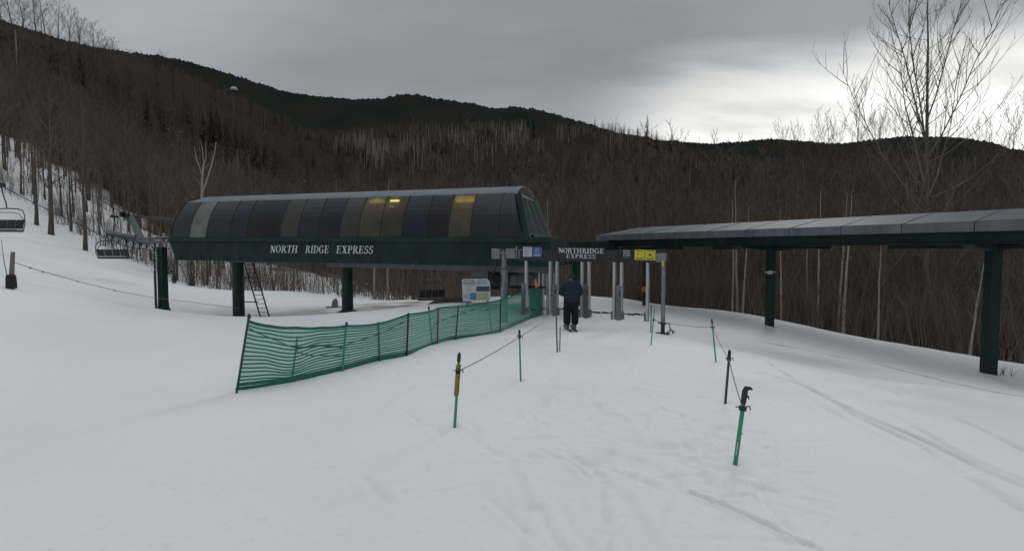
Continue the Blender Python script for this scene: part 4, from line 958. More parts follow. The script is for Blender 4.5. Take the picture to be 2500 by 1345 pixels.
# ------------------------------------------------------------------ canopy roof at right
cA, cB = V(4.21, 25.7, 0), V(12.67, 12.67, 0); cd = (cB - cA).normalized(); cm_ = V(-cd.y, cd.x, 0); cm_ = cm_ if cm_.x > 0 else -cm_
CL = (cB - cA).length + 9.0
def CC(k, m, z): q = cA + cd * k + cm_ * m; return V(q.x, q.y, z)
can = thing('canopy_roof', CC(8, 2.2, -3), 'long grey metal roof on dark green pillars running in from the right', 'canopy')
WC = 4.4; zb, zf, zr = .50, .77, 1.17
npan = 12; step = CL / npan
seg_k = [0]; 
rf = MB(); ef = MB()
step = 1.62; npan = int(CL / step) + 1
for i in range(npan):
    k0 = i * step + (.0 if i else 0.0); k1 = (i + 1) * step - .018
    if i == 0:
        rf.add([CC(.02, .0, zf), CC(k1, 0, zf), CC(k1, WC / 2, zr), CC(.75, WC / 2, zr)], [(0, 1, 2, 3)]); rf.add([CC(.02, WC, zf), CC(k1, WC, zf), CC(k1, WC / 2, zr), CC(.75, WC / 2, zr)], [(3, 2, 1, 0)])
        rf.add([CC(.0, 0, zf), CC(.75, WC / 2, zr), CC(.0, WC, zf)], [(0, 1, 2)])
    else:
        jz = .004 * (i % 2)
        rf.add([CC(k0, .0, zf + jz), CC(k1, 0, zf + jz), CC(k1, WC / 2, zr + jz), CC(k0, WC / 2, zr + jz)], [(0, 1, 2, 3)]); rf.add([CC(k0, WC, zf), CC(k1, WC, zf), CC(k1, WC / 2, zr), CC(k0, WC / 2, zr)], [(3, 2, 1, 0)])
    for m0, m1 in ((-.03, .0), (WC, WC + .03)):
        ef.hexa([CC(k0, m0, zb + .003 * (i % 3)), CC(k1, m0, zb + .003 * (i % 3)), CC(k1, m1, zb), CC(k0, m1, zb), CC(k0, m0, zf - .004), CC(k1, m0, zf - .004), CC(k1, m1, zf - .004), CC(k0, m1, zf - .004)])
rf.build('roof', M('canopy_top'), can)
ef.hexa([CC(-.03, 0, zb), CC(0, 0, zb), CC(0, WC, zb), CC(-.03, WC, zb), CC(-.03, 0, zf - .004), CC(0, 0, zf - .004), CC(0, WC, zf - .004), CC(-.03, WC, zf - .004)])
ef.build('gutter', M('canopy_edge'), can)
b = MB(); b.hexa([CC(.05, .05, zb + .03), CC(CL, .05, zb + .03), CC(CL, WC - .05, zb + .03), CC(.05, WC - .05, zb + .03), CC(.05, .05, zb + .06), CC(CL, .05, zb + .06), CC(CL, WC - .05, zb + .06), CC(.05, WC - .05, zb + .06)]); b.build('soffit', M('green_paint'), can)
b = MB(); sp = mat('seam_dark', (.065, .072, .082), .6)
for i in range(1, npan):
    k0 = i * step - .009
    b.hexa([CC(k0 - .02, -.02, zf - .01), CC(k0 + .02, -.02, zf - .01), CC(k0 + .02, WC / 2, zr - .01), CC(k0 - .02, WC / 2, zr - .01), CC(k0 - .02, -.02, zf + .014), CC(k0 + .02, -.02, zf + .014), CC(k0 + .02, WC / 2, zr + .014), CC(k0 - .02, WC / 2, zr + .014)])
b.build('seams', sp, can)
b = MB()
for m0, h0, h1 in ((.35, .22, .53), (3.6, .22, .53)):
    b.hexa([CC(.5, m0, h0), CC(CL, m0, h0), CC(CL, m0 + .16, h0), CC(.5, m0 + .16, h0), CC(.5, m0, h1), CC(CL, m0, h1), CC(CL, m0 + .16, h1), CC(.5, m0 + .16, h1)])
    b.hexa([CC(.5, m0 - .07, h0 - .03), CC(CL, m0 - .07, h0 - .03), CC(CL, m0 + .23, h0 - .03), CC(.5, m0 + .23, h0 - .03), CC(.5, m0 - .07, h0 - .003), CC(CL, m0 - .07, h0 - .003), CC(CL, m0 + .23, h0 - .003), CC(.5, m0 + .23, h0 - .003)])
b.build('long_beam', M('green_paint'), can, bevel=.004)
for px, w in ((1576, .12), (1882, .135), (2425, .145)):
    kx = (px - 1250) / F; o = CC(0, WC / 2, 0); k = (kx * o.y - o.x) / (cd.x - kx * cd.y); q = CC(k, WC / 2, 0); g = gz(q.x, q.y)
    a = MB(); half = 2.15 if px > 1600 else 1.5
    for sg in (-1, 1):
        a.hexa([CC(k - .14, WC / 2, -.02), CC(k + .14, WC / 2, -.02), CC(k + .14, WC / 2 + sg * half, .10), CC(k - .14, WC / 2 + sg * half, .10), CC(k - .14, WC / 2, .18), CC(k + .14, WC / 2, .18), CC(k + .14, WC / 2 + sg * half, .18), CC(k - .14, WC / 2 + sg * half, .18)])
    # long saddle arm along the roof
    a.hexa([CC(k - 2.6, WC / 2 - .1, .06), CC(k + 2.2, WC / 2 - .1, .06), CC(k + 2.2, WC / 2 + .1, .06), CC(k - 2.6, WC / 2 + .1, .06), CC(k - 2.6, WC / 2 - .1, .17), CC(k + 2.2, WC / 2 - .1, .17), CC(k + 2.2, WC / 2 + .1, .17), CC(k - 2.6, WC / 2 + .1, .17)])
    a.build('arm', M('green_paint'), can, bevel=.01)
    c = MB(); c.hexa([V(q.x + sx * w, q.y + sy * w, z) for z in (g - .3, .0) for sx, sy in ((-1, -1), (1, -1), (1, 1), (-1, 1))]); pl = c.build('pillar', M('green_post'), can, bevel=.02)
    if px == 1882:
        c = MB(); p = P(1880, 665, q.y - w - .1); c.box(p, (.16, .1, .14), V(1, 0, 0), V(0, 1, 0), V(0, 0, 1)); c.box(p + V(-.14, 0, .01), (.10, .1, .05)); c.box(p + V(.16, 0, .01), (.16, .06, .03)); c.tube([p, p + V(0, .14, 0)], .02, 6); c.build('junction_box', M('white_panel'), pl, bevel=.01)

# ------------------------------------------------------------------ ticket gates
GL, GR = V(P(1231, 612, 18.5).x, 18.5, 0), V(P(1622, 612, 14.8).x, 14.8, 0)
ga = (GR - GL).normalized(); gn = V(-ga.y, ga.x, 0); gn = gn if gn.y > 0 else -gn
def GP(px, off=0.0):       # plan point on the gate line below photo column px
    kx = (px - 1250) / F / 1.0; o = GL + gn * off; k = (kx * o.y - o.x) / (ga.x - kx * ga.y); return o + ga * k
def gate_z(px, py): return P(px, py, GP(px).y).z
gate = thing('ticket_gate', V(*(GL.lerp(GR, .5)).xy, gz(2, 16.6)), 'black gate header naming the lift with four lanes of aluminium gate posts below', 'gate')
ZT, ZB = -.02, -.31
c = MB(); q = GP(1231); g = gz(q.x, q.y); zt = .05
c.tube([V(q.x, q.y, g - .25), V(q.x, q.y, -1.05 + .35), V(q.x, q.y, -.62), V(q.x, q.y, -.58), V(q.x, q.y, .02)], [.135, .135, .135, .10, .07], 18)
for z_ in (-.22, -.35, -.50): c.disc(V(q.x - .0, q.y - .125, z_), V(0, 1, 0), .018, .02, 8)
c.build('column', M('galvanised'), gate)
c = MB()
for a, b_, y0, y1 in ((1203, 1222, 607, 632), (1238, 1260, 607, 631), (1262, 1272, 609, 631)):
    p0, p1 = GP(a), GP(b_); z0 = gate_z(a, y0); z1 = gate_z(a, y1); mid = (p0 + p1) / 2; c.box(V(mid.x, mid.y, (z0 + z1) / 2), ((p1 - p0).length, .16, z0 - z1), ga, gn, tz)
p = GP(1212); c.tube([V(GP(1203).x, GP(1203).y, gate_z(1212, 618)), V(GP(1275).x, GP(1275).y, gate_z(1275, 620))], .05, 8)
p = GP(1261, -.12); c.tube([V(p.x, p.y, gate_z(1261, 602)), V(p.x, p.y, gate_z(1261, 632))], .035, 8); c.build('bracket', M('galvanised'), gate, bevel=.012)
hd = MB(); p0, p1 = GP(1270), GP(1606); hl = (p1 - p0).length
hm = (p0 + p1) / 2; hd.box(V(hm.x, hm.y, -.17), (hl, .12, .37), ga, gn, tz); head = hd.build('header', M('sign_black'), gate, bevel=.01)
def HF(px, py, off=.066): p = GP(px, -off); return V(p.x, p.y, P(px, py, p.y).z)
def panel(mb, x0, y0, x1, y1, off, mi=0, th=.006):
    a, b2, c2, d2 = HF(x0, y1, off), HF(x1, y1, off), HF(x1, y0, off), HF(x0, y0, off)
    mb.hexa([a, b2, b2 + gn * th, a + gn * th, d2, c2, c2 + gn * th, d2 + gn * th], mi)
s = MB(); panel(s, 1277, 603, 1298.5, 626.5, .072); panel(s, 1278.5, 605, 1297, 607, .076, 1)
for i in range(6): panel(s, 1279, 610 + i * 2.6, 1279 + [14, 17, 10, 16, 12, 17][i], 611.0 + i * 2.6, .076, 1)
s.build('notice', [M('white_sticker'), M('ink_grey')], head)
s = MB(); panel(s, 1300, 603.2, 1323, 627, .072); cp = HF(1311.5, 613, .077); fr = ring(0, 0, .092, .092, .014, .014, 0, 360, 6)
for q_ in fr: s.prism(q_, cp, ga, tz, -gn, .003, 1)
for q_ in ring(0, 0, .045, .045, .012, .012, 40, 320, 10): s.prism(q_, cp, ga, tz, -gn, .003, 1)
panel(s, 1303, 621.5, 1320, 623.0, .076, 1); panel(s, 1304, 624.2, 1318, 625.2, .076, 1); s.build('notice', [M('blue_sticker'), M('white_sticker')], head)
for x0, x1 in ((1549, 1573.5), (1575, 1600)):
    s = MB(); yy0 = 609.5 + (x0 - 1549) * .04; panel(s, x0, yy0, x1, yy0 + 25, .072); panel(s, x0 + 4, yy0 + 2, x1 - 4, yy0 + 3.6, .076, 1); panel(s, x0 + 3, yy0 + 20, x1 - 3, yy0 + 21.4, .076, 1); panel(s, x0 + 5, yy0 + 22.3, x1 - 6, yy0 + 23.4, .076, 1)
    if x0 < 1560: panel(s, x0 + 7, yy0 + 9.5, x0 + 11, yy0 + 11, .076, 1)
    else:
        s.prism([(0, 0), (.05, .05), (.09, .02), (.15, -.03), (.08, .0), (.05, -.02)], HF(x0 + 7, yy0 + 13, .077), ga, tz, -gn, .003, 1); s.disc(HF(x0 + 12, yy0 + 9.5, .078), gn, .015, .004, 10, 1)
    s.build('notice', [M('yellow_sticker'), M('ink')], head)
s = MB()
for i, ws in enumerate(([8, 7], [9, 6], [5, 11], [3, 13])):
    x = 1521
    for w in ws: panel(s, x, 611.7 + i * 5.2 + .3, x + w, 613.6 + i * 5.2, .070, 0 if i < 3 else 1, .003); x += w + 1.5
s.build('small_print', [M('lettering'), M('ink_grey')], head)
# lettering NORTHRIDGE / EXPRESS
lt = MB()
a_, b2 = HF(1364, 617, .064), HF(1475, 619, .064); ux = (b2 - a_); wv = ux.length; ux.normalize(); lettering(lt, 'NORTHRIDGE', a_, ux, tz, -gn, .155, wv, 0, .07)
a_, b2 = HF(1383, 629.8, .064), HF(1455, 631.6, .064); ux = (b2 - a_); wv = ux.length; ux.normalize(); lettering(lt, 'EXPRESS', a_, ux, tz, -gn, .135, wv, 0, .07)
lt.build('lettering', M('lettering'), head)
# gate posts
def rounded_post(mb, p, z0, z1, w, d, mi=0):
    n = 10; vs = []; 
    for z in (z0, z1):
        for k in range(n):
            t = 2 * math.pi * k / n; cx, sy = math.cos(t), math.sin(t); vs.append(V(p.x, p.y, z) + ga * (w * (abs(cx) ** .5) * (1 if cx > 0 else -1)) + gn * (d * (abs(sy) ** .5) * (1 if sy > 0 else -1)))
    mb.add(vs, [(k, (k + 1) % n, n + (k + 1) % n, n + k) for k in range(n)] + [tuple(range(n))[::-1], tuple(n + k for k in range(n))], mi)
for px, side, yb in [(1285, 'L', 768), (1344, 'R', 769), (1360.5, 'L', 770), (1421.5, 'R', 774.5), (1438.5, 'L', 775.5), (1500.5, 'R', 780), (1518, 'L', 780.5), (1582, 'R', 784.5)]:
    p = GP(px); zb_ = P(px, yb, p.y).z; c = MB(); rounded_post(c, p, zb_, -.355, .043, .06)
    post = c.build('gate_post', M('aluminium'), gate, smooth=False)
    c = MB()
    if side == 'L':
        pr = p - ga * .105 - gn * .01; n = 12; vs = []
        zt_ = P(px, 690 + (px - 1285) * .025, p.y).z
        pts = [(-.055, zb_ + .03), (-.03, zb_ - .02), (.10, zb_ - .02), (.13, zb_ + .03), (.13, zt_ - .05), (.08, zt_), (-.0, zt_), (-.055, zt_ - .06)]
        c.prism([(a, b - zb_) for a, b in pts], V(pr.x, pr.y, zb_) - gn * .08, ga, tz, gn, .17); c.build('card_reader', M('reader_grey'), post, bevel=.02)
        c = MB(); c.prism([(0, 0), (.035, 0), (.035, .18), (0, .18)], V(pr.x, pr.y, zt_ - .36) - gn * .086 + ga * .075, ga, tz, gn, .01); c.build('reader_window', M('black_plastic'), post)
        sg = 1; base = p + ga * .06; zz = zb_ + .19; c = MB(); rounded_post(c, p + ga * .045, zb_ + .02, zb_ + .26, .035, .07); c.build('motor_box', M('reader_grey'), post)
    else:
        sg = -1; base = p - ga * .06; zz = zb_ + .19; c = MB(); rounded_post(c, p - ga * .05, zb_ + .0, zb_ + .26, .04, .07); c.build('motor_box', M('reader_grey'), post)
    c = MB(); c2_ = MB(); ln = .36
    opened = px in (1360.5, 1421.5)
    if opened: d_ = (ga * sg * .35 + gn * .8 + tz * .2).normalized(); ln = .28
    else: d_ = ga * sg
    c.tube([V(base.x, base.y, zz), V(base.x, base.y, zz) + d_ * ln * .45], .028, 8); c.build('turnstile_arm', M('galvanised'), post)
    c2_.tube([V(base.x, base.y, zz) + d_ * ln * .45, V(base.x, base.y, zz) + d_ * ln], .03, 8); c2_.build('turnstile_arm', M('black_plastic'), post)
# right support with crank jack
c = MB(); p = GP(1620.5); zj = P(1620, 790, p.y).z; zg = P(1620, 814, p.y).z
rounded_post(c, p, zj, -.14, .055, .055)
c.box(V(*(GP(1615)).xy, gate_z(1614, 629)), (.28, .14, .26), ga, gn, tz); c.build('support_post', M('galvanised'), gate, bevel=.006)
c = MB(); c.tube([V(p.x, p.y, gate_z(1620, 636)) - gn * .06, V(p.x, p.y, gate_z(1620, 650)) - gn * .06], .03, 6); c.build('tag', M('yellow_sticker'), gate)
c = MB(); gq = gz(p.x, p.y); c.tube([V(p.x, p.y, zj + .05), V(p.x, p.y, zj - .02)], .085, 12); c.tube([V(p.x, p.y, zj), V(p.x, p.y, gq - .05)], .058, 12)
c.box(V(p.x, p.y, gq + .02), (.36, .2, .04), ga, gn, tz); c.tube([V(p.x, p.y, gq + .06) + ga * .12, V(p.x, p.y, gq + .1) + ga * .2, V(p.x, p.y, gq + .17) + ga * .24, V(p.x, p.y, gq + .12) + ga * .31, V(p.x, p.y, gq + .04) + ga * .29], .018, 6)
c.tube([V(p.x, p.y, zj + .02) - ga * .16, V(p.x, p.y, zj + .02) + ga * .2], .02, 6); c.tube([V(p.x, p.y, zj + .02) + ga * .2, V(p.x, p.y, zj - .2) + ga * .22, V(p.x, p.y, zj - .22) + ga * .36], .014, 6)
c.build('crank_jack', M('black_plastic'), gate)
# hoses
c = MB(); pts = [HF(1213, 633, .1), HF(1211, 650, .15), HF(1204, 668, .2), HF(1197, 676, .25), HF(1203, 692, .25), HF(1214, 697, .2), HF(1222, 688, .15), HF(1225, 664, .1), HF(1238, 652, .0)]
c.tube(pts, .028, 8); pts = [HF(1200, 664, .3), HF(1216, 656, .2), HF(1238, 655, .1)]; c.tube(pts, .018, 6)
tag(c.build('hose', M('black_plastic'), None, pts[0]), 'black looping hose between the gate column and the notice board', 'hose')
# far second row of gate posts behind
for i, (px, yt, yb, w) in enumerate([(1316, 636, 700, .06), (1326, 634, 704, .07), (1335, 636, 697, .03), (1339.5, 634, 700, .04), (1352.5, 634, 700, .025)]):
    c = MB(); D = 21.5; g_ = G(px, D); c.tube([P(px, yt, D), V(g_.x, g_.y, g_.z + .02)], w, 8); tag(c.build('loading_gate_post', M('aluminium'), None, g_), 'slim aluminium upright behind the left lanes of the ticket gates', 'post', 'aluminium uprights behind the ticket gates')
# low timber loading deck and railing behind the gates
c = MB(); a0 = G(1245, 23); c.box(P(1330, 700, 23), (2.2, .5, .10), V(1, 0, 0), V(0, 1, 0), tz); c.box(P(1330, 707, 23), (2.0, .3, .08)); 
for px in (1300, 1358): c.tube([P(px, 703, 23), G(px, 23, -.05)], .04, 6)
tag(c.build('loading_bench', M('grey_steel'), None, a0), 'grey low steel beam behind the left gate posts', 'beam')
# machine cabinet
cb = thing('machine_cabinet', G(1310, 25.5), 'black steel cabinet behind the orange paddle', 'cabinet'); c = MB(); g_ = G(1310, 25.5)
c.box(V(g_.x, g_.y, (P(1310, 660, 25.5).z + g_.z) / 2), (.75, .5, P(1310, 660, 25.5).z - g_.z)); c.build('housing', M('black_plastic'), cb, bevel=.02)
c = MB(); c.box(V(g_.x, g_.y - .26, P(1310, 690, 25.5).z), (.6, .02, .5)); c.build('door', M('dark_steel'), cb, bevel=.005)
# orange stop paddle
pd = thing('stop_paddle', P(1310, 690, 19), 'orange drop shaped paddle hanging by a wire behind the first gate post', 'paddle')
c = MB(); c.tube([P(1304, 665, 19), P(1307, 681, 19)], .008, 6); c.build('wire', M('grey_steel'), pd)
c = MB(); o = P(1309, 703, 19); c.prism([(-.02, 0), (.06, .02), (.09, .08), (.05, .2), (-.02, .34), (-.06, .34), (-.08, .14)], o, V(1, 0, 0), tz, V(0, 1, 0), .03); c.build('blade', M('orange_pale'), pd, bevel=.01)
c = MB(); q = P(1573, 706, 24.5); c.disc(q, V(0, 1, 0), .13, .04, 16); c.tube([q + V(0, .02, 0), q + V(0, 1.2, 0)], .015, 6); tag(c.build('marker_disc', M('orange'), None, q), 'small round orange marker on the farthest canopy pillar', 'marker')

# ------------------------------------------------------------------ notice board
nb = thing('notice_board', G(1160, 20), 'white notice board with a blue square, yellow square and dark display behind the net fence', 'notice board')
bw = V(1, -.06, 0).normalized(); bn = V(-bw.y, bw.x, 0)
def BP(px, py, off=0): return P(px, py, 20 - (px - 1160) / F * 1.2 - off)
c = MB(); pts = [BP(1127.5, 681.5), BP(1189, 679.5), BP(1196.5, 689), BP(1197.5, 731), BP(1192, 734), BP(1130, 735.5)]
ord_ = pts[::-1]; n = len(pts); c.add(pts + [p + V(0, .03, 0) for p in pts], [tuple(range(n)), tuple(range(n, 2 * n))[::-1]] + [(i, n + i, n + (i + 1) % n, (i + 1) % n) for i in range(n)]); bo = c.build('board', M('white_panel'), nb)
def bpanel(nm, x0, y0, x1, y1, mt, off=.012, par=None):
    c = MB(); a, b2, c2, d2 = BP(x0, y1, off), BP(x1, y1, off), BP(x1, y0, off), BP(x0, y0, off); c.hexa([a, b2, b2 + V(0, .006, 0), a + V(0, .006, 0), d2, c2, c2 + V(0, .006, 0), d2 + V(0, .006, 0)]); return c.build(nm, mt, par or bo)
bpanel('display', 1163, 699, 1195, 711, M('screen')); bpanel('blue_square', 1147, 715.5, 1163, 731.5, M('blue_light')); bpanel('yellow_square', 1165, 715, 1192, 731, M('pale_yellow')); bpanel('grey_square', 1131, 717, 1146, 732, M('ink_grey').copy() if False else M('white_sticker'))
c = MB()
def bline(x0, y0, x1, y1, off=.012):
    a, b2, c2, d2 = BP(x0, y1, off), BP(x1, y1, off), BP(x1, y0, off), BP(x0, y0, off); c.hexa([a, b2, b2 + V(0, .004, 0), a + V(0, .004, 0), d2, c2, c2 + V(0, .004, 0), d2 + V(0, .004, 0)])
for x in (1140, 1144.6, 1149.5): bline(x, 707, x + 2.6, 709.4)
bline(1133, 696, 1160, 697); bline(1140, 702.6, 1152, 703.4)
for yy_ in (683, 685.6, 688.2, 690.8, 693.4): bline(1163.5, yy_, 1187, yy_ + .5)
for x0, y0, x1 in ((1133, 719, 1144), (1133, 722, 1142), (1133, 725, 1144), (1133, 728, 1143)): bline(x0, y0, x1, y0 + .9, .02)
for x0, y0, x1, y1 in ((1169, 721, 1171, 722.6), (1186, 720.5, 1189.5, 723), (1168, 717, 1189, 717.8), (1168, 727.5, 1189, 728.3)): bline(x0, y0, x1, y1, .02)
c.build('print', M('ink_grey'), bo)
for tx, px, py, wpx in (('NORTH RIDGE', 1131.5, 686.5, 27), ('EXPRESS QUAD', 1130, 692.5, 30)):
    cu_ = bpy.data.curves.new('board_text', 'FONT'); cu_.body = tx; cu_.size = .082; cu_.extrude = .001; cu_.offset = .002
    o = bpy.data.objects.new('board_text', cu_); COL.objects.link(o); o.parent = bo; p = BP(px, py, .013); o.location = p - ORG[nb.name]
    o.rotation_euler = (R(90), 0, math.atan2(-.06, 1) ); bpy.context.view_layer.update(); me_ = bpy.data.meshes.new_from_object(o.evaluated_get(bpy.context.evaluated_depsgraph_get())); me_.materials.clear(); me_.materials.append(M('ink'))
    k = wpx * 20 / F / max(o.dimensions.x, .01); o2 = bpy.data.objects.new('board_text', me_); COL.objects.link(o2); o2.parent = bo; o2.location = p + V(0, -.004, 0) - ORG[nb.name]; o2.rotation_euler = (R(90), 0, math.atan(-.06)); o2.scale = (k, k, 1); bpy.data.objects.remove(o)
for px in (1141, 1190):
    c = MB(); q = BP(px, 733, -.05); g = gz(q.x, q.y); c.tube([V(q.x, q.y, g - .2), q], .045, 8); c.build('leg', M('galvanised'), nb)

# ------------------------------------------------------------------ net fence
FB = [(576, 953), (640, 944), (711, 932), (775, 918), (835, 904), (925, 880), (992, 868), (1050, 846), (1068, 841), (1113, 829), (1170, 822), (1221, 811), (1262, 792), (1293, 780), (1322, 770)]
FTp = [(606, 783), (660, 796), (725, 800), (785, 800), (846, 796), (925, 790), (996, 769), (1050, 760), (1072, 752), (1118, 748), (1170, 742), (1222, 732), (1262, 718), (1290, 705), (1321, 704)]
fb3, ft3 = [], []
for (a, b), (c_, d_) in zip(FB, FTp):
    x, y = onplane(a, b); g = gz(x, y); fb3.append(V(x, y, g + .02)); ft3.append(P(c_, d_, y))
def interp_poly(pts, f):
    n = len(pts) - 1; x = f * n; i = min(int(x), n - 1); t = x - i
    p0 = pts[max(i - 1, 0)]; p1 = pts[i]; p2 = pts[i + 1]; p3 = pts[min(i + 2, n)]
    return .5 * ((2 * p1) + (p2 - p0) * t + (2 * p0 - 5 * p1 + 4 * p2 - p3) * t * t + (-p0 + 3 * p1 - 3 * p2 + p3) * t ** 3)
fen = thing('net_fence', fb3[6], 'green plastic snow net fence with horizontal bands curving along the left of the lane', 'fence')
NF, NB = 150, 16; net = MB(); fill = MB()
rgf = random.Random(8); sagph = [rgf.uniform(0, 6) for _ in range(NB + 1)]; 
def fp(f, h):
    b_, t_ = interp_poly(fb3, f), interp_poly(ft3, f); wv = .012 * math.sin(f * 31 + 2 * h) * h * (1 - h) * 2 + .02 * math.sin(f * 67 + h * 9) * (1 - abs(2 * h - 1))
    dz = -.02 * math.sin(math.pi * ((f * 14) % 1)) * (1 - .7 * f) * h * .5
    # pulled-down folds between the first posts
    dz += -.10 * math.exp(-((f - .14) / .045) ** 2) * math.sin(math.pi * h)
    p = b_.lerp(t_, h); return p + V(.3 * wv, wv, dz)
grid = [[fp(i / NF, j / 32) for j in range(33)] for i in range(NF + 1)]
fill.add([p for col in grid for p in col], [(i * 33 + j, (i + 1) * 33 + j, (i + 1) * 33 + j + 1, i * 33 + j + 1) for i in range(NF) for j in range(32)])
def net_mat():
    m = bpy.data.materials.new('net_mesh'); m.use_nodes = True; t = m.node_tree; n = t.nodes; l = t.links; n.clear()
    out = n.new('ShaderNodeOutputMaterial'); tr = n.new('ShaderNodeBsdfTransparent'); df = n.new('ShaderNodeBsdfPrincipled'); tl = n.new('ShaderNodeBsdfTranslucent'); ad = n.new('ShaderNodeMixShader'); mx_ = n.new('ShaderNodeMixShader')
    df.inputs['Base Color'].default_value = (.09, .40, .29, 1); df.inputs['Roughness'].default_value = .5; tl.inputs[0].default_value = (.12, .50, .38, 1); ad.inputs[0].default_value = .5
    l.new(df.outputs[0], ad.inputs[1]); l.new(tl.outputs[0], ad.inputs[2])
    tcn = n.new('ShaderNodeTexCoord'); nz = n.new('ShaderNodeTexNoise'); nz.inputs['Scale'].default_value = 2.5; l.new(tcn.outputs['Object'], nz.inputs['Vector'])
    mr = n.new('ShaderNodeMapRange'); mr.inputs[3].default_value = .55; mr.inputs[4].default_value = .72; l.new(nz.outputs[0], mr.inputs[0]); l.new(mr.outputs[0], mx_.inputs[0])
    l.new(tr.outputs[0], mx_.inputs[1]); l.new(ad.outputs[0], mx_.inputs[2]); l.new(mx_.outputs[0], out.inputs[0]); return m
mat('net_band', (.010, .13, .08), .5, var=.2, scale=3); NM = net_mat()
net.add(fill.v, fill.f, 0)
for j in range(NB + 1):
    h = j / NB; half = .0115 if 0 < j < NB else .024
    if j <= 1: half = .026
    rows = []
    for i in range(NF + 1):
        f = i / NF; hh_ = h + .005 * math.sin(f * 25 + sagph[j]) * (0 < j < NB); hh_ = min(max(hh_, 0), 1); p = fp(f, hh_) + V(0, -.008, 0); rows.append((p - tz * half, p + tz * half))
    vs = [q for r2 in rows for q in r2]; net.add(vs, [(2 * i, 2 * i + 2, 2 * i + 3, 2 * i + 1) for i in range(NF)], 1)
for f0, h0, f1, h1, f2, h2 in ((.0, .93, .13, .74, .30, .50), (.14, .70, .20, .45, .30, .30), (.14, .74, .28, .55, .42, .86), (.52, .5, .62, .7, .75, .95)):
    rows = []
    for i in range(31):
        t = i / 30; f = f0 + (f2 - f0) * t; c1_ = (f1 - f0) / (f2 - f0); hm = h0 + (h1 - h0) * t / c1_ if t < c1_ else h1 + (h2 - h1) * (t - c1_) / (1 - c1_)
        p = fp(f, hm) + V(0, -.012, 0); rows += [p - tz * .009, p + tz * .009]
    net.add(rows, [(2 * i, 2 * i + 2, 2 * i + 3, 2 * i + 1) for i in range(30)], 1)
# doubled-up end of the net, wrapped round the last posts
for off in (.03, .06, .09):
    vs = []
    for i in range(9):
        f = .93 + .07 * i / 8; vs += [fp(f, 0) + V(0, off, 0), fp(f, 1) + V(0, off, .0)]
    net.add(vs, [(2 * i, 2 * i + 2, 2 * i + 3, 2 * i + 1) for i in range(8)], 0)
net.build('netting', [NM, M('net_band')], fen, smooth=True)
for (bx, by), (tx, ty), mt, cap in [((576, 957), (608, 770), 'pole_dark', 1), ((711, 928), (726, 823), 'net_band', 0), ((835, 905), (846, 789), 'pole_green', 1), ((928, 880), (923, 786), 'net_band', 0), ((993, 868), (997, 766), 'dark_steel', 1),
                                    ((1056, 842), (1047, 750), 'pole_green', 1), ((1068, 842), (1070, 754), 'pole_red', 0), ((1112, 830), (1119, 748), 'pole_dark', 0), ((1201, 812), (1193, 742), 'net_band', 0), ((1221, 812), (1222, 733), 'dark_steel', 0), ((1285, 779), (1286, 745), 'dark_steel', 0), ((1306, 774), (1306, 724), 'pole_dark', 0)]:
    x, y = onplane(bx, by); g = gz(x, y); t_ = P(tx, ty, y - .03); c = MB(); b_ = V(x, y - .02, g - .12); c.tube([b_, t_], [.019, .017], 8); po = c.build('post', M(mt), fen)
    if cap: c = MB(); c.tube([t_ - tz * .05, t_ + tz * .0, t_ + tz * .03], [.024, .024, .008], 8); c.build('cap', M('black_plastic'), po)

# ------------------------------------------------------------------ lane poles and ropes
def lane_pole(bx, by, tx, ty, mt, label, r=.016, cap=True, collar=.22, extra=None, D=None):
    x, y = onplane(bx, by); g = gz(x, y); b_ = V(x, y, g - .15); bg_ = V(x, y, g); t_ = P(tx, ty, y)
    o = thing('lane_pole', bg_, label, 'pole', 'bamboo style poles beside the lift lane'); c = MB(); n = 7
    c.tube([b_.lerp(t_, i / n) for i in range(n + 1)], [r * (1.05 - .15 * i / n) for i in range(n + 1)], 10); c.build('shaft', M(mt), o)
    d = (t_ - b_).normalized()
    if cap: c = MB(); c.tube([t_ - d * .07, t_, t_ + d * .025, t_ + d * .04], [r * 1.25, r * 1.3, r * .9, r * .3], 10); c.build('cap', M('black_plastic'), o)
    if collar:
        q = t_ - d * collar * (t_ - bg_).length; c = MB(); c.tube([q - d * .022, q + d * .022], r * 1.7, 10); c.tube([q - V(r * 3.2, 0, -.01), q + V(r * 3.2, 0, .015)], .006, 6); c.tube([q + V(r * 3.2, 0, .015), q + V(r * 3.4, 0, -.025)], .005, 6); c.build('rope_clip', M('black_plastic'), o)
    else: q = t_
    return o, bg_, t_, d, q
o, b1, t1, d1, k1 = lane_pole(1108, 1040, 1121, 868, 'pole_green', 'green pole wrapped in yellow and black rope, nearest on the left of the lane', .017)
c = MB(); q0_, q1_ = b1.lerp(t1, .44), b1.lerp(t1, .87)
c.tube([q0_.lerp(q1_, i / 6) for i in range(7)], [.024, .026, .024, .026, .025, .024, .022], 10); wr = c.build('rope_wrap', mat('wrap_yellow', (.60, .43, .03), .8, scale=9), o)
for ph in (0, 3.14):
    c = MB(); n = 90; u1 = d1.orthogonal().normalized(); u2 = d1.cross(u1)
    c.tube([q0_.lerp(q1_, i / n) + (u1 * math.cos(ph + i * .55) + u2 * math.sin(ph + i * .55)) * .026 for i in range(n + 1)], .0055, 5); c.build('black_strand', M('rubber'), wr)
o, b2_, t2_, d2_, k2 = lane_pole(1272, 930, 1268, 810, 'pole_green', 'bright green pole between the net fence and the lane, second on the left', .015, collar=.1)
o, b3, t3, d3, k3 = lane_pole(1361, 858, 1358, 772, 'pole_dark', 'dark green pole standing under the second gate reader', .016, cap=False, collar=0)
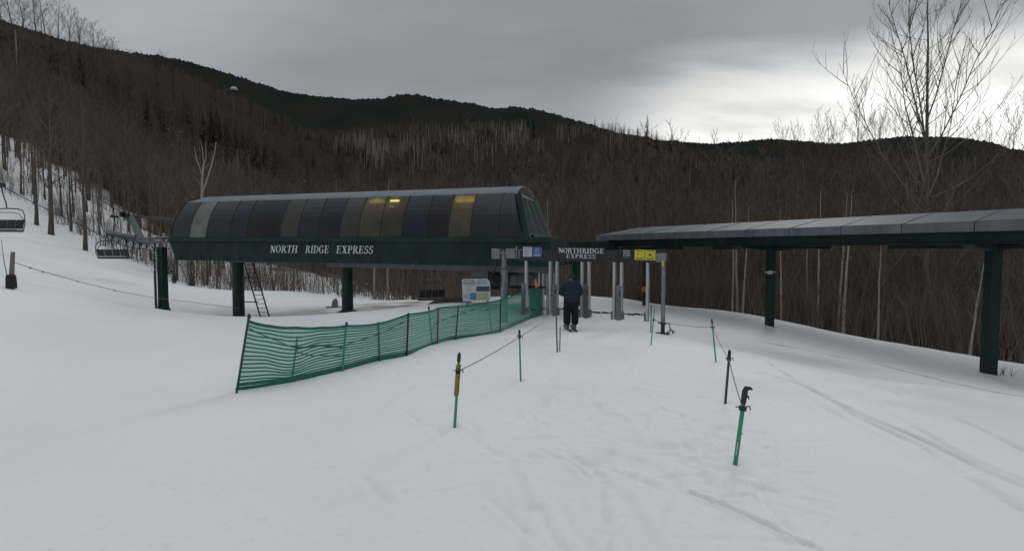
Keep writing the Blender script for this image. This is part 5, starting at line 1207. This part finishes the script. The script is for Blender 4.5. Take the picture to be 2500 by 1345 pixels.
x, y = onplane(1366, 858); g = gz(x, y); o = thing('marker_stake', V(x, y, g), 'thin white stake with black and red marks beside the dark pole', 'stake'); c = MB(); t_ = P(1368, 796, y); c.tube([V(x, y, g - .1), t_], .016, 8); c.build('shaft', M('white_panel'), o)
for i in range(9): c = MB(); a = V(x, y, g).lerp(t_, .08 + .1 * i); b = V(x, y, g).lerp(t_, .12 + .1 * i); c.tube([a, b], .0175, 8); c.build('band', M('pole_red') if i < 2 else M('ink'), o)
o, b4, t4, d4, k4 = lane_pole(1588, 842, 1598, 755, 'pole_green', 'green pole leaning right at the right end of the gates', .013, cap=False, collar=.3)
o, b5, t5, d5, k5 = lane_pole(1589, 812, 1590, 745, 'pole_dark', 'dark green upright pole crossing behind the leaning one at the right gate end', .016, cap=False, collar=0)
o, b6, t6, d6, k6 = lane_pole(1750, 882, 1738, 782, 'pole_green', 'green pole leaning left, farthest of the three right of the lane', .014, collar=.17)
o, b7, t7, d7, k7 = lane_pole(1769, 984, 1781, 860, 'pole_dark', 'dark green pole with a black top, middle of the three right of the lane', .017, collar=.13)
o, b8, t8, d8, k8 = lane_pole(1790, 1136, 1818, 962, 'pole_green', 'tall green pole topped with a black hooked grip, nearest on the right of the lane', .020, cap=False, collar=.19)
c = MB(); hh0 = b8.lerp(t8, .72 + .1); u8 = V(1, 0, 0)
c.tube([b8.lerp(t8, .87), b8.lerp(t8, .97), t8 + d8 * .03, t8 + d8 * .055 + V(.01, 0, 0), t8 + d8 * .055 + V(.045, 0, 0), t8 + d8 * .045 + V(.062, 0, -.005)], [.022, .026, .025, .024, .015, .008], 10)
c.tube([t8 - d8 * .03, t8 - d8 * .02 + V(.035, 0, 0), t8 - d8 * .035 + V(.045, 0, -.01)], [.014, .01, .006], 8); c.build('grip', M('black_plastic'), o)
c = MB(); m8 = b8.lerp(t8, .45); c.tube([m8, m8 + V(.04, 0, .0)], .008, 6); m8 = b8.lerp(t8, .27); 
for i in range(5): q = b8.lerp(t8, .18 + i * .035); c.box(q + V(0, -.0195, 0), (.008, .003, .022), V(1, 0, 0), V(0, 1, 0), d8)
c.build('scuffs', M('white_panel'), o)
def rope(a, b, sag, label, r=.006, n=14, grp=None):
    c = MB(); c.tube([a.lerp(b, i / n) - tz * sag * 4 * (i / n) * (1 - i / n) for i in range(n + 1)], r, 6); return tag(c.build('lane_rope', M('rope'), None, a), label, 'rope', grp)
rope(k1, k2, .02, 'thin rope between the two left lane poles'); rope(k2, P(1330, 785, 18.3), .0, 'thin rope from the second left pole to the net fence end')
rope(k4, k6, .04, 'thin pale rope from the leaning gate pole to the far right lane pole'); rope(k6, k7, .03, 'thin rope between the far and middle poles right of the lane'); rope(k7, k8, .03, 'thin rope between the middle and nearest poles right of the lane')

# ------------------------------------------------------------------ plank post, cane and rope line on the left
q = P(28, 683, 14.5); q.z = gz(q.x, q.y)
pk = thing('plank_post', q, 'grey wooden plank standing in a black rubber base at the left crest', 'post')
c = MB(); a, b = P(26, 668, 14.5), P(31, 615, 14.5); c.hexa([a + V(-.06, -.03, -.3), a + V(.06, -.03, -.3), a + V(.06, .03, -.3), a + V(-.06, .03, -.3), b + V(-.035, -.03, 0), b + V(.045, -.03, 0), b + V(.045, .03, 0), b + V(-.035, .03, 0)]); c.build('plank', M('wood_plank'), pk, bevel=.005)
c = MB(); a = P(27, 682, 14.5); c.tube([a - V(0, 0, .25), a, a + V(0, 0, .11), a + V(0, 0, .135)], [.13, .12, .11, .09], 12); c.build('base', M('rubber'), pk)
c = MB(); c.tube([P(18, 676, 14.6), P(10, 640, 14.6), P(3, 585, 14.6)], [.012, .01, .006], 6); tag(c.build('cane', M('wood_plank'), None, P(18, 676, 14.6)), 'thin leaning cane beside the plank post', 'cane')
c = MB(); pts = [P(34, 640, 14.5), P(75, 654, 16), P(105, 663, 17.2), P(190, 687, 20), P(280, 709, 22.5), P(375, 727, 25.2), P(410, 731, 25.6), P(480, 739, 26), P(585, 753, 26.6)]
c.tube(pts, .011, 6)
for i in (1, 2, 3, 4): c.tube([pts[i] - V(.03, 0, 0), pts[i] + V(.03, 0, -.01)], [.03, .02], 6)
tag(c.build('rope_line', M('rope'), None, pts[0]), 'long knotted rope running from the plank post past the lift tower', 'rope')
# boulder-like covered hydrant and mud by the terminal
c = MB(); q = P(817, 737, 30); q.z = gz(q.x, q.y); c.tube([q - V(0, 0, .1), q + V(0, 0, .1), q + V(.03, 0, .4), q + V(.06, 0, .5), q + V(.06, 0, .56)], [.2, .19, .16, .1, .03], 9); c.box(q + V(0, 0, .04), (.95, .3, .05)); tag(c.build('covered_hydrant', M('rock'), None, q), 'small grey covered hydrant on a board in the snow beyond the terminal', 'hydrant')
c = MB()
for i, (px, D) in enumerate([(1095, 23.2), (1115, 23.6), (1080, 24)]):
    q = G(px, D); c.tube([q - V(.9, 0, .05), q - V(.3, .1, -.10), q + V(.3, 0, .12), q + V(.9, 0, -.04)], [.05, .22, .2, .05], 7)
tag(c.build('mud', M('mud'), None, G(1095, 23.2)), 'heap of dirty earth and snow under the terminal', None, None, 'structure')
# twigs in the snow near the nearest pillar
for i, (px, by, ty) in enumerate([(2395, 870, 835), (2450, 920, 895), (2470, 925, 885), (2440, 922, 905)]):
    x, y = onplane(px, by); g = gz(x, y); c = MB(); h = .45
    for k in range(4):
        a = random.Random(i * 7 + k).uniform(-.5, .5); e_ = V(x + a * .5, y, g + h * (.6 + .1 * k)); c.tube([V(x, y, g - .03), V(x + a * .15, y, g + h * .4), e_], [.007, .005, .002], 5)
    tag(c.build('twig_shoot', M('twig_grey'), None, V(x, y, g)), 'small bare shoots poking from the snow near the nearest pillar', 'plant', 'bare shoots near the nearest pillar')

# ------------------------------------------------------------------ skier seen from behind
def skin(name, joints, bones, radii, m_, parent, org, sub=2):
    me = bpy.data.meshes.new(name); me.from_pydata([tuple(j) for j in joints], bones, []); o = bpy.data.objects.new(name, me); COL.objects.link(o); me.materials.append(m_)
    o.parent = parent
    md = o.modifiers.new('skin', 'SKIN'); me.skin_vertices.new() if not me.skin_vertices else None
    for i, r in enumerate(radii):
        s = me.skin_vertices[0].data[i]; s.radius = (r, r) if isinstance(r, (int, float)) else r; s.use_root = (i == 0)
    md.use_smooth_shade = True; sb = o.modifiers.new('sub', 'SUBSURF'); sb.levels = sub; sb.render_levels = sub; return o
px_, py_ = P(1394, 805, 16.0).x, 16.0; gp = gz(px_, py_)
per = thing('person', V(px_, py_, gp), 'person in navy jacket, black trousers and dark cap, seen from behind on skis', 'person')
# body: pelvis-root continuous figure (x right, y forward/away, z up)
J = [(0, 0, .98), (0, .0, 1.15), (0, .0, 1.36), (0, .03, 1.50), (0, .05, 1.58), (0, .07, 1.69), (0, .07, 1.77),
     (-.19, .0, 1.43), (-.27, .06, 1.17), (-.16, .30, 1.08), (-.12, .37, 1.09),
     (.19, .0, 1.43), (.27, .06, 1.17), (.16, .30, 1.08), (.12, .37, 1.09),
     (-.10, .0, .92), (-.11, .05, .52), (-.10, .0, .14), (-.10, .14, .08),
     (.10, .0, .92), (.11, .05, .52), (.10, .0, .14), (.10, .14, .08)]
B_ = [(0, 1), (1, 2), (2, 3), (3, 4), (4, 5), (5, 6), (2, 7), (7, 8), (8, 9), (9, 10), (2, 11), (11, 12), (12, 13), (13, 14), (0, 15), (15, 16), (16, 17), (17, 18), (0, 19), (19, 20), (20, 21), (21, 22)]
Rd = [.15, .14, .15, .06, .06, (.085, .095), .06, .06, .05, .035, .035, .06, .05, .035, .035, .09, .065, .045, .04, .09, .065, .045, .04]
ff = []
for sx, w0 in ((-1, 10), (1, 14)):
    wx, wy, wz = J[w0]
    for k, (dx, dy, L_) in enumerate(((-.033, .05, .075), (-.011, .06, .09), (.011, .06, .085), (.033, .05, .065))):
        i0 = len(J); J.append((wx + dx, wy + .03, wz)); J.append((wx + dx, wy + .03 + L_ * .5, wz + .0)); J.append((wx + dx * .9, wy + .03 + L_ * .8, wz - .035)); Rd += [.012, .010, .009]; B_ += [(w0, i0), (i0, i0 + 1), (i0 + 1, i0 + 2)]
    i0 = len(J); J.append((wx - sx * .045, wy + .01, wz + .01)); J.append((wx - sx * .06, wy + .05, wz + .01)); Rd += [.013, .011]; B_ += [(w0, i0), (i0, i0 + 1)]
body = skin('body', J, B_, Rd, M('skin'), per, None)
Jj = [(0, 0, .76), (0, 0, .98), (0, -.01, 1.18), (0, .0, 1.36), (0, .03, 1.54), (-.20, .0, 1.40), (-.305, .05, 1.15), (-.20, .27, 1.09), (.20, .0, 1.40), (.305, .05, 1.15), (.20, .27, 1.09)]
skin('jacket', Jj, [(0, 1), (1, 2), (2, 3), (3, 4), (3, 5), (5, 6), (6, 7), (3, 8), (8, 9), (9, 10)], [(.26, .20), (.265, .205), (.26, .20), (.25, .18), (.12, .12), .135, .12, .09, .135, .12, .09], M('navy_cloth'), per, None)
Jt = [(0, 0, .86), (-.11, .0, .78), (-.125, .03, .5), (-.12, .01, .12), (.11, .0, .78), (.125, .03, .5), (.12, .01, .12)]
skin('trousers', Jt, [(0, 1), (1, 2), (2, 3), (0, 4), (4, 5), (5, 6)], [(.19, .15), .145, .13, .125, .145, .13, .125], M('black_cloth'), per, None)
c = MB(); n = 14; vs = []
rows = [(1.60, .086, .10), (1.655, .098, .108), (1.70, .102, .112), (1.745, .097, .106), (1.785, .075, .082), (1.805, .035, .04)]
for z, rx, ry in rows:
    for k in range(n): a = 2 * math.pi * k / n; vs.append(V(px_ + rx * math.cos(a), py_ + .065 + ry * math.sin(a), gp + z))
c.add(vs, [(i * n + k, i * n + (k + 1) % n, (i + 1) * n + (k + 1) % n, (i + 1) * n + k) for i in range(5) for k in range(n)] + [tuple(5 * n + k for k in range(n))])
c.hexa([V(px_ + a, py_ + b, gp + z) for z in (1.67, 1.685) for a, b in ((-.07, .15), (.07, .15), (.05, .25), (-.05, .25))]); c.build('cap', M('cap_cloth'), per, smooth=True)
for nm, zz_, yy_, r in (('nose', 1.68, .165, .014),):
    c = MB(); p = V(px_, py_ + yy_, gp + zz_); c.tube([p + V(0, 0, .03), p, p + V(0, .0, -.012)], [.006, r, .008], 8); fo = c.build('face', M('skin'), per, smooth=True)
for sx in (-1, 1):
    c = MB(); c.tube([V(px_ + sx * .095, py_ + .06, gp + 1.69), V(px_ + sx * .098, py_ + .06, gp + 1.65)], [.014, .010], 8); c.build('ear', M('skin'), per, smooth=True)
    c = MB(); X0 = px_ + sx * .11; c.tube([V(X0, py_ + .0, gp + .30), V(X0, py_, gp + .12), V(X0, py_ + .02, gp + .04)], [.065, .06, .055], 12); c.hexa([V(X0 + a, py_ + b, gp + z) for z in (.035, .13) for a, b in ((-.05, -.09), (.05, -.09), (.045, .22), (-.045, .22))])
    c.build('boot', M('boot'), per, bevel=.012)
for sx, lb_ in ((-1, 'left'), (1, 'right')):
    c = MB(); X0 = px_ + sx * .11; pr = [(-.78, .035), (-.6, .012), (-.4, .012), (.5, .012), (.75, .03), (.88, .09)]
    gx0 = gp + .0; vs = []
    for yy_, zz_ in pr:
        w = .045 if -.5 < yy_ < .6 else .055; g2 = gz(X0 - sx * .02, py_ + yy_)
        for a, hh2 in ((-w, 0), (w, 0), (w, .014), (-w, .014)): vs.append(V(X0 + a - (yy_ < 0) * sx * yy_ * -.06, py_ + yy_, g2 + zz_ + hh2))
    c.add(vs, [(4 * i + k, 4 * i + (k + 1) % 4, 4 * i + 4 + (k + 1) % 4, 4 * i + 4 + k) for i in range(5) for k in range(4)] + [(3, 2, 1, 0), (20, 21, 22, 23)])
    sk = c.build('ski', M('ski'), None, V(X0, py_, gp)); tag(sk, 'dark ski under the %s foot of the person in the gates' % lb_, 'ski')
    c = MB(); c.box(V(X0, py_ - .12, gp + .05), (.07, .08, .05)); c.box(V(X0, py_ + .24, gp + .05), (.07, .08, .05)); c.build('binding', M('galvanised'), sk)
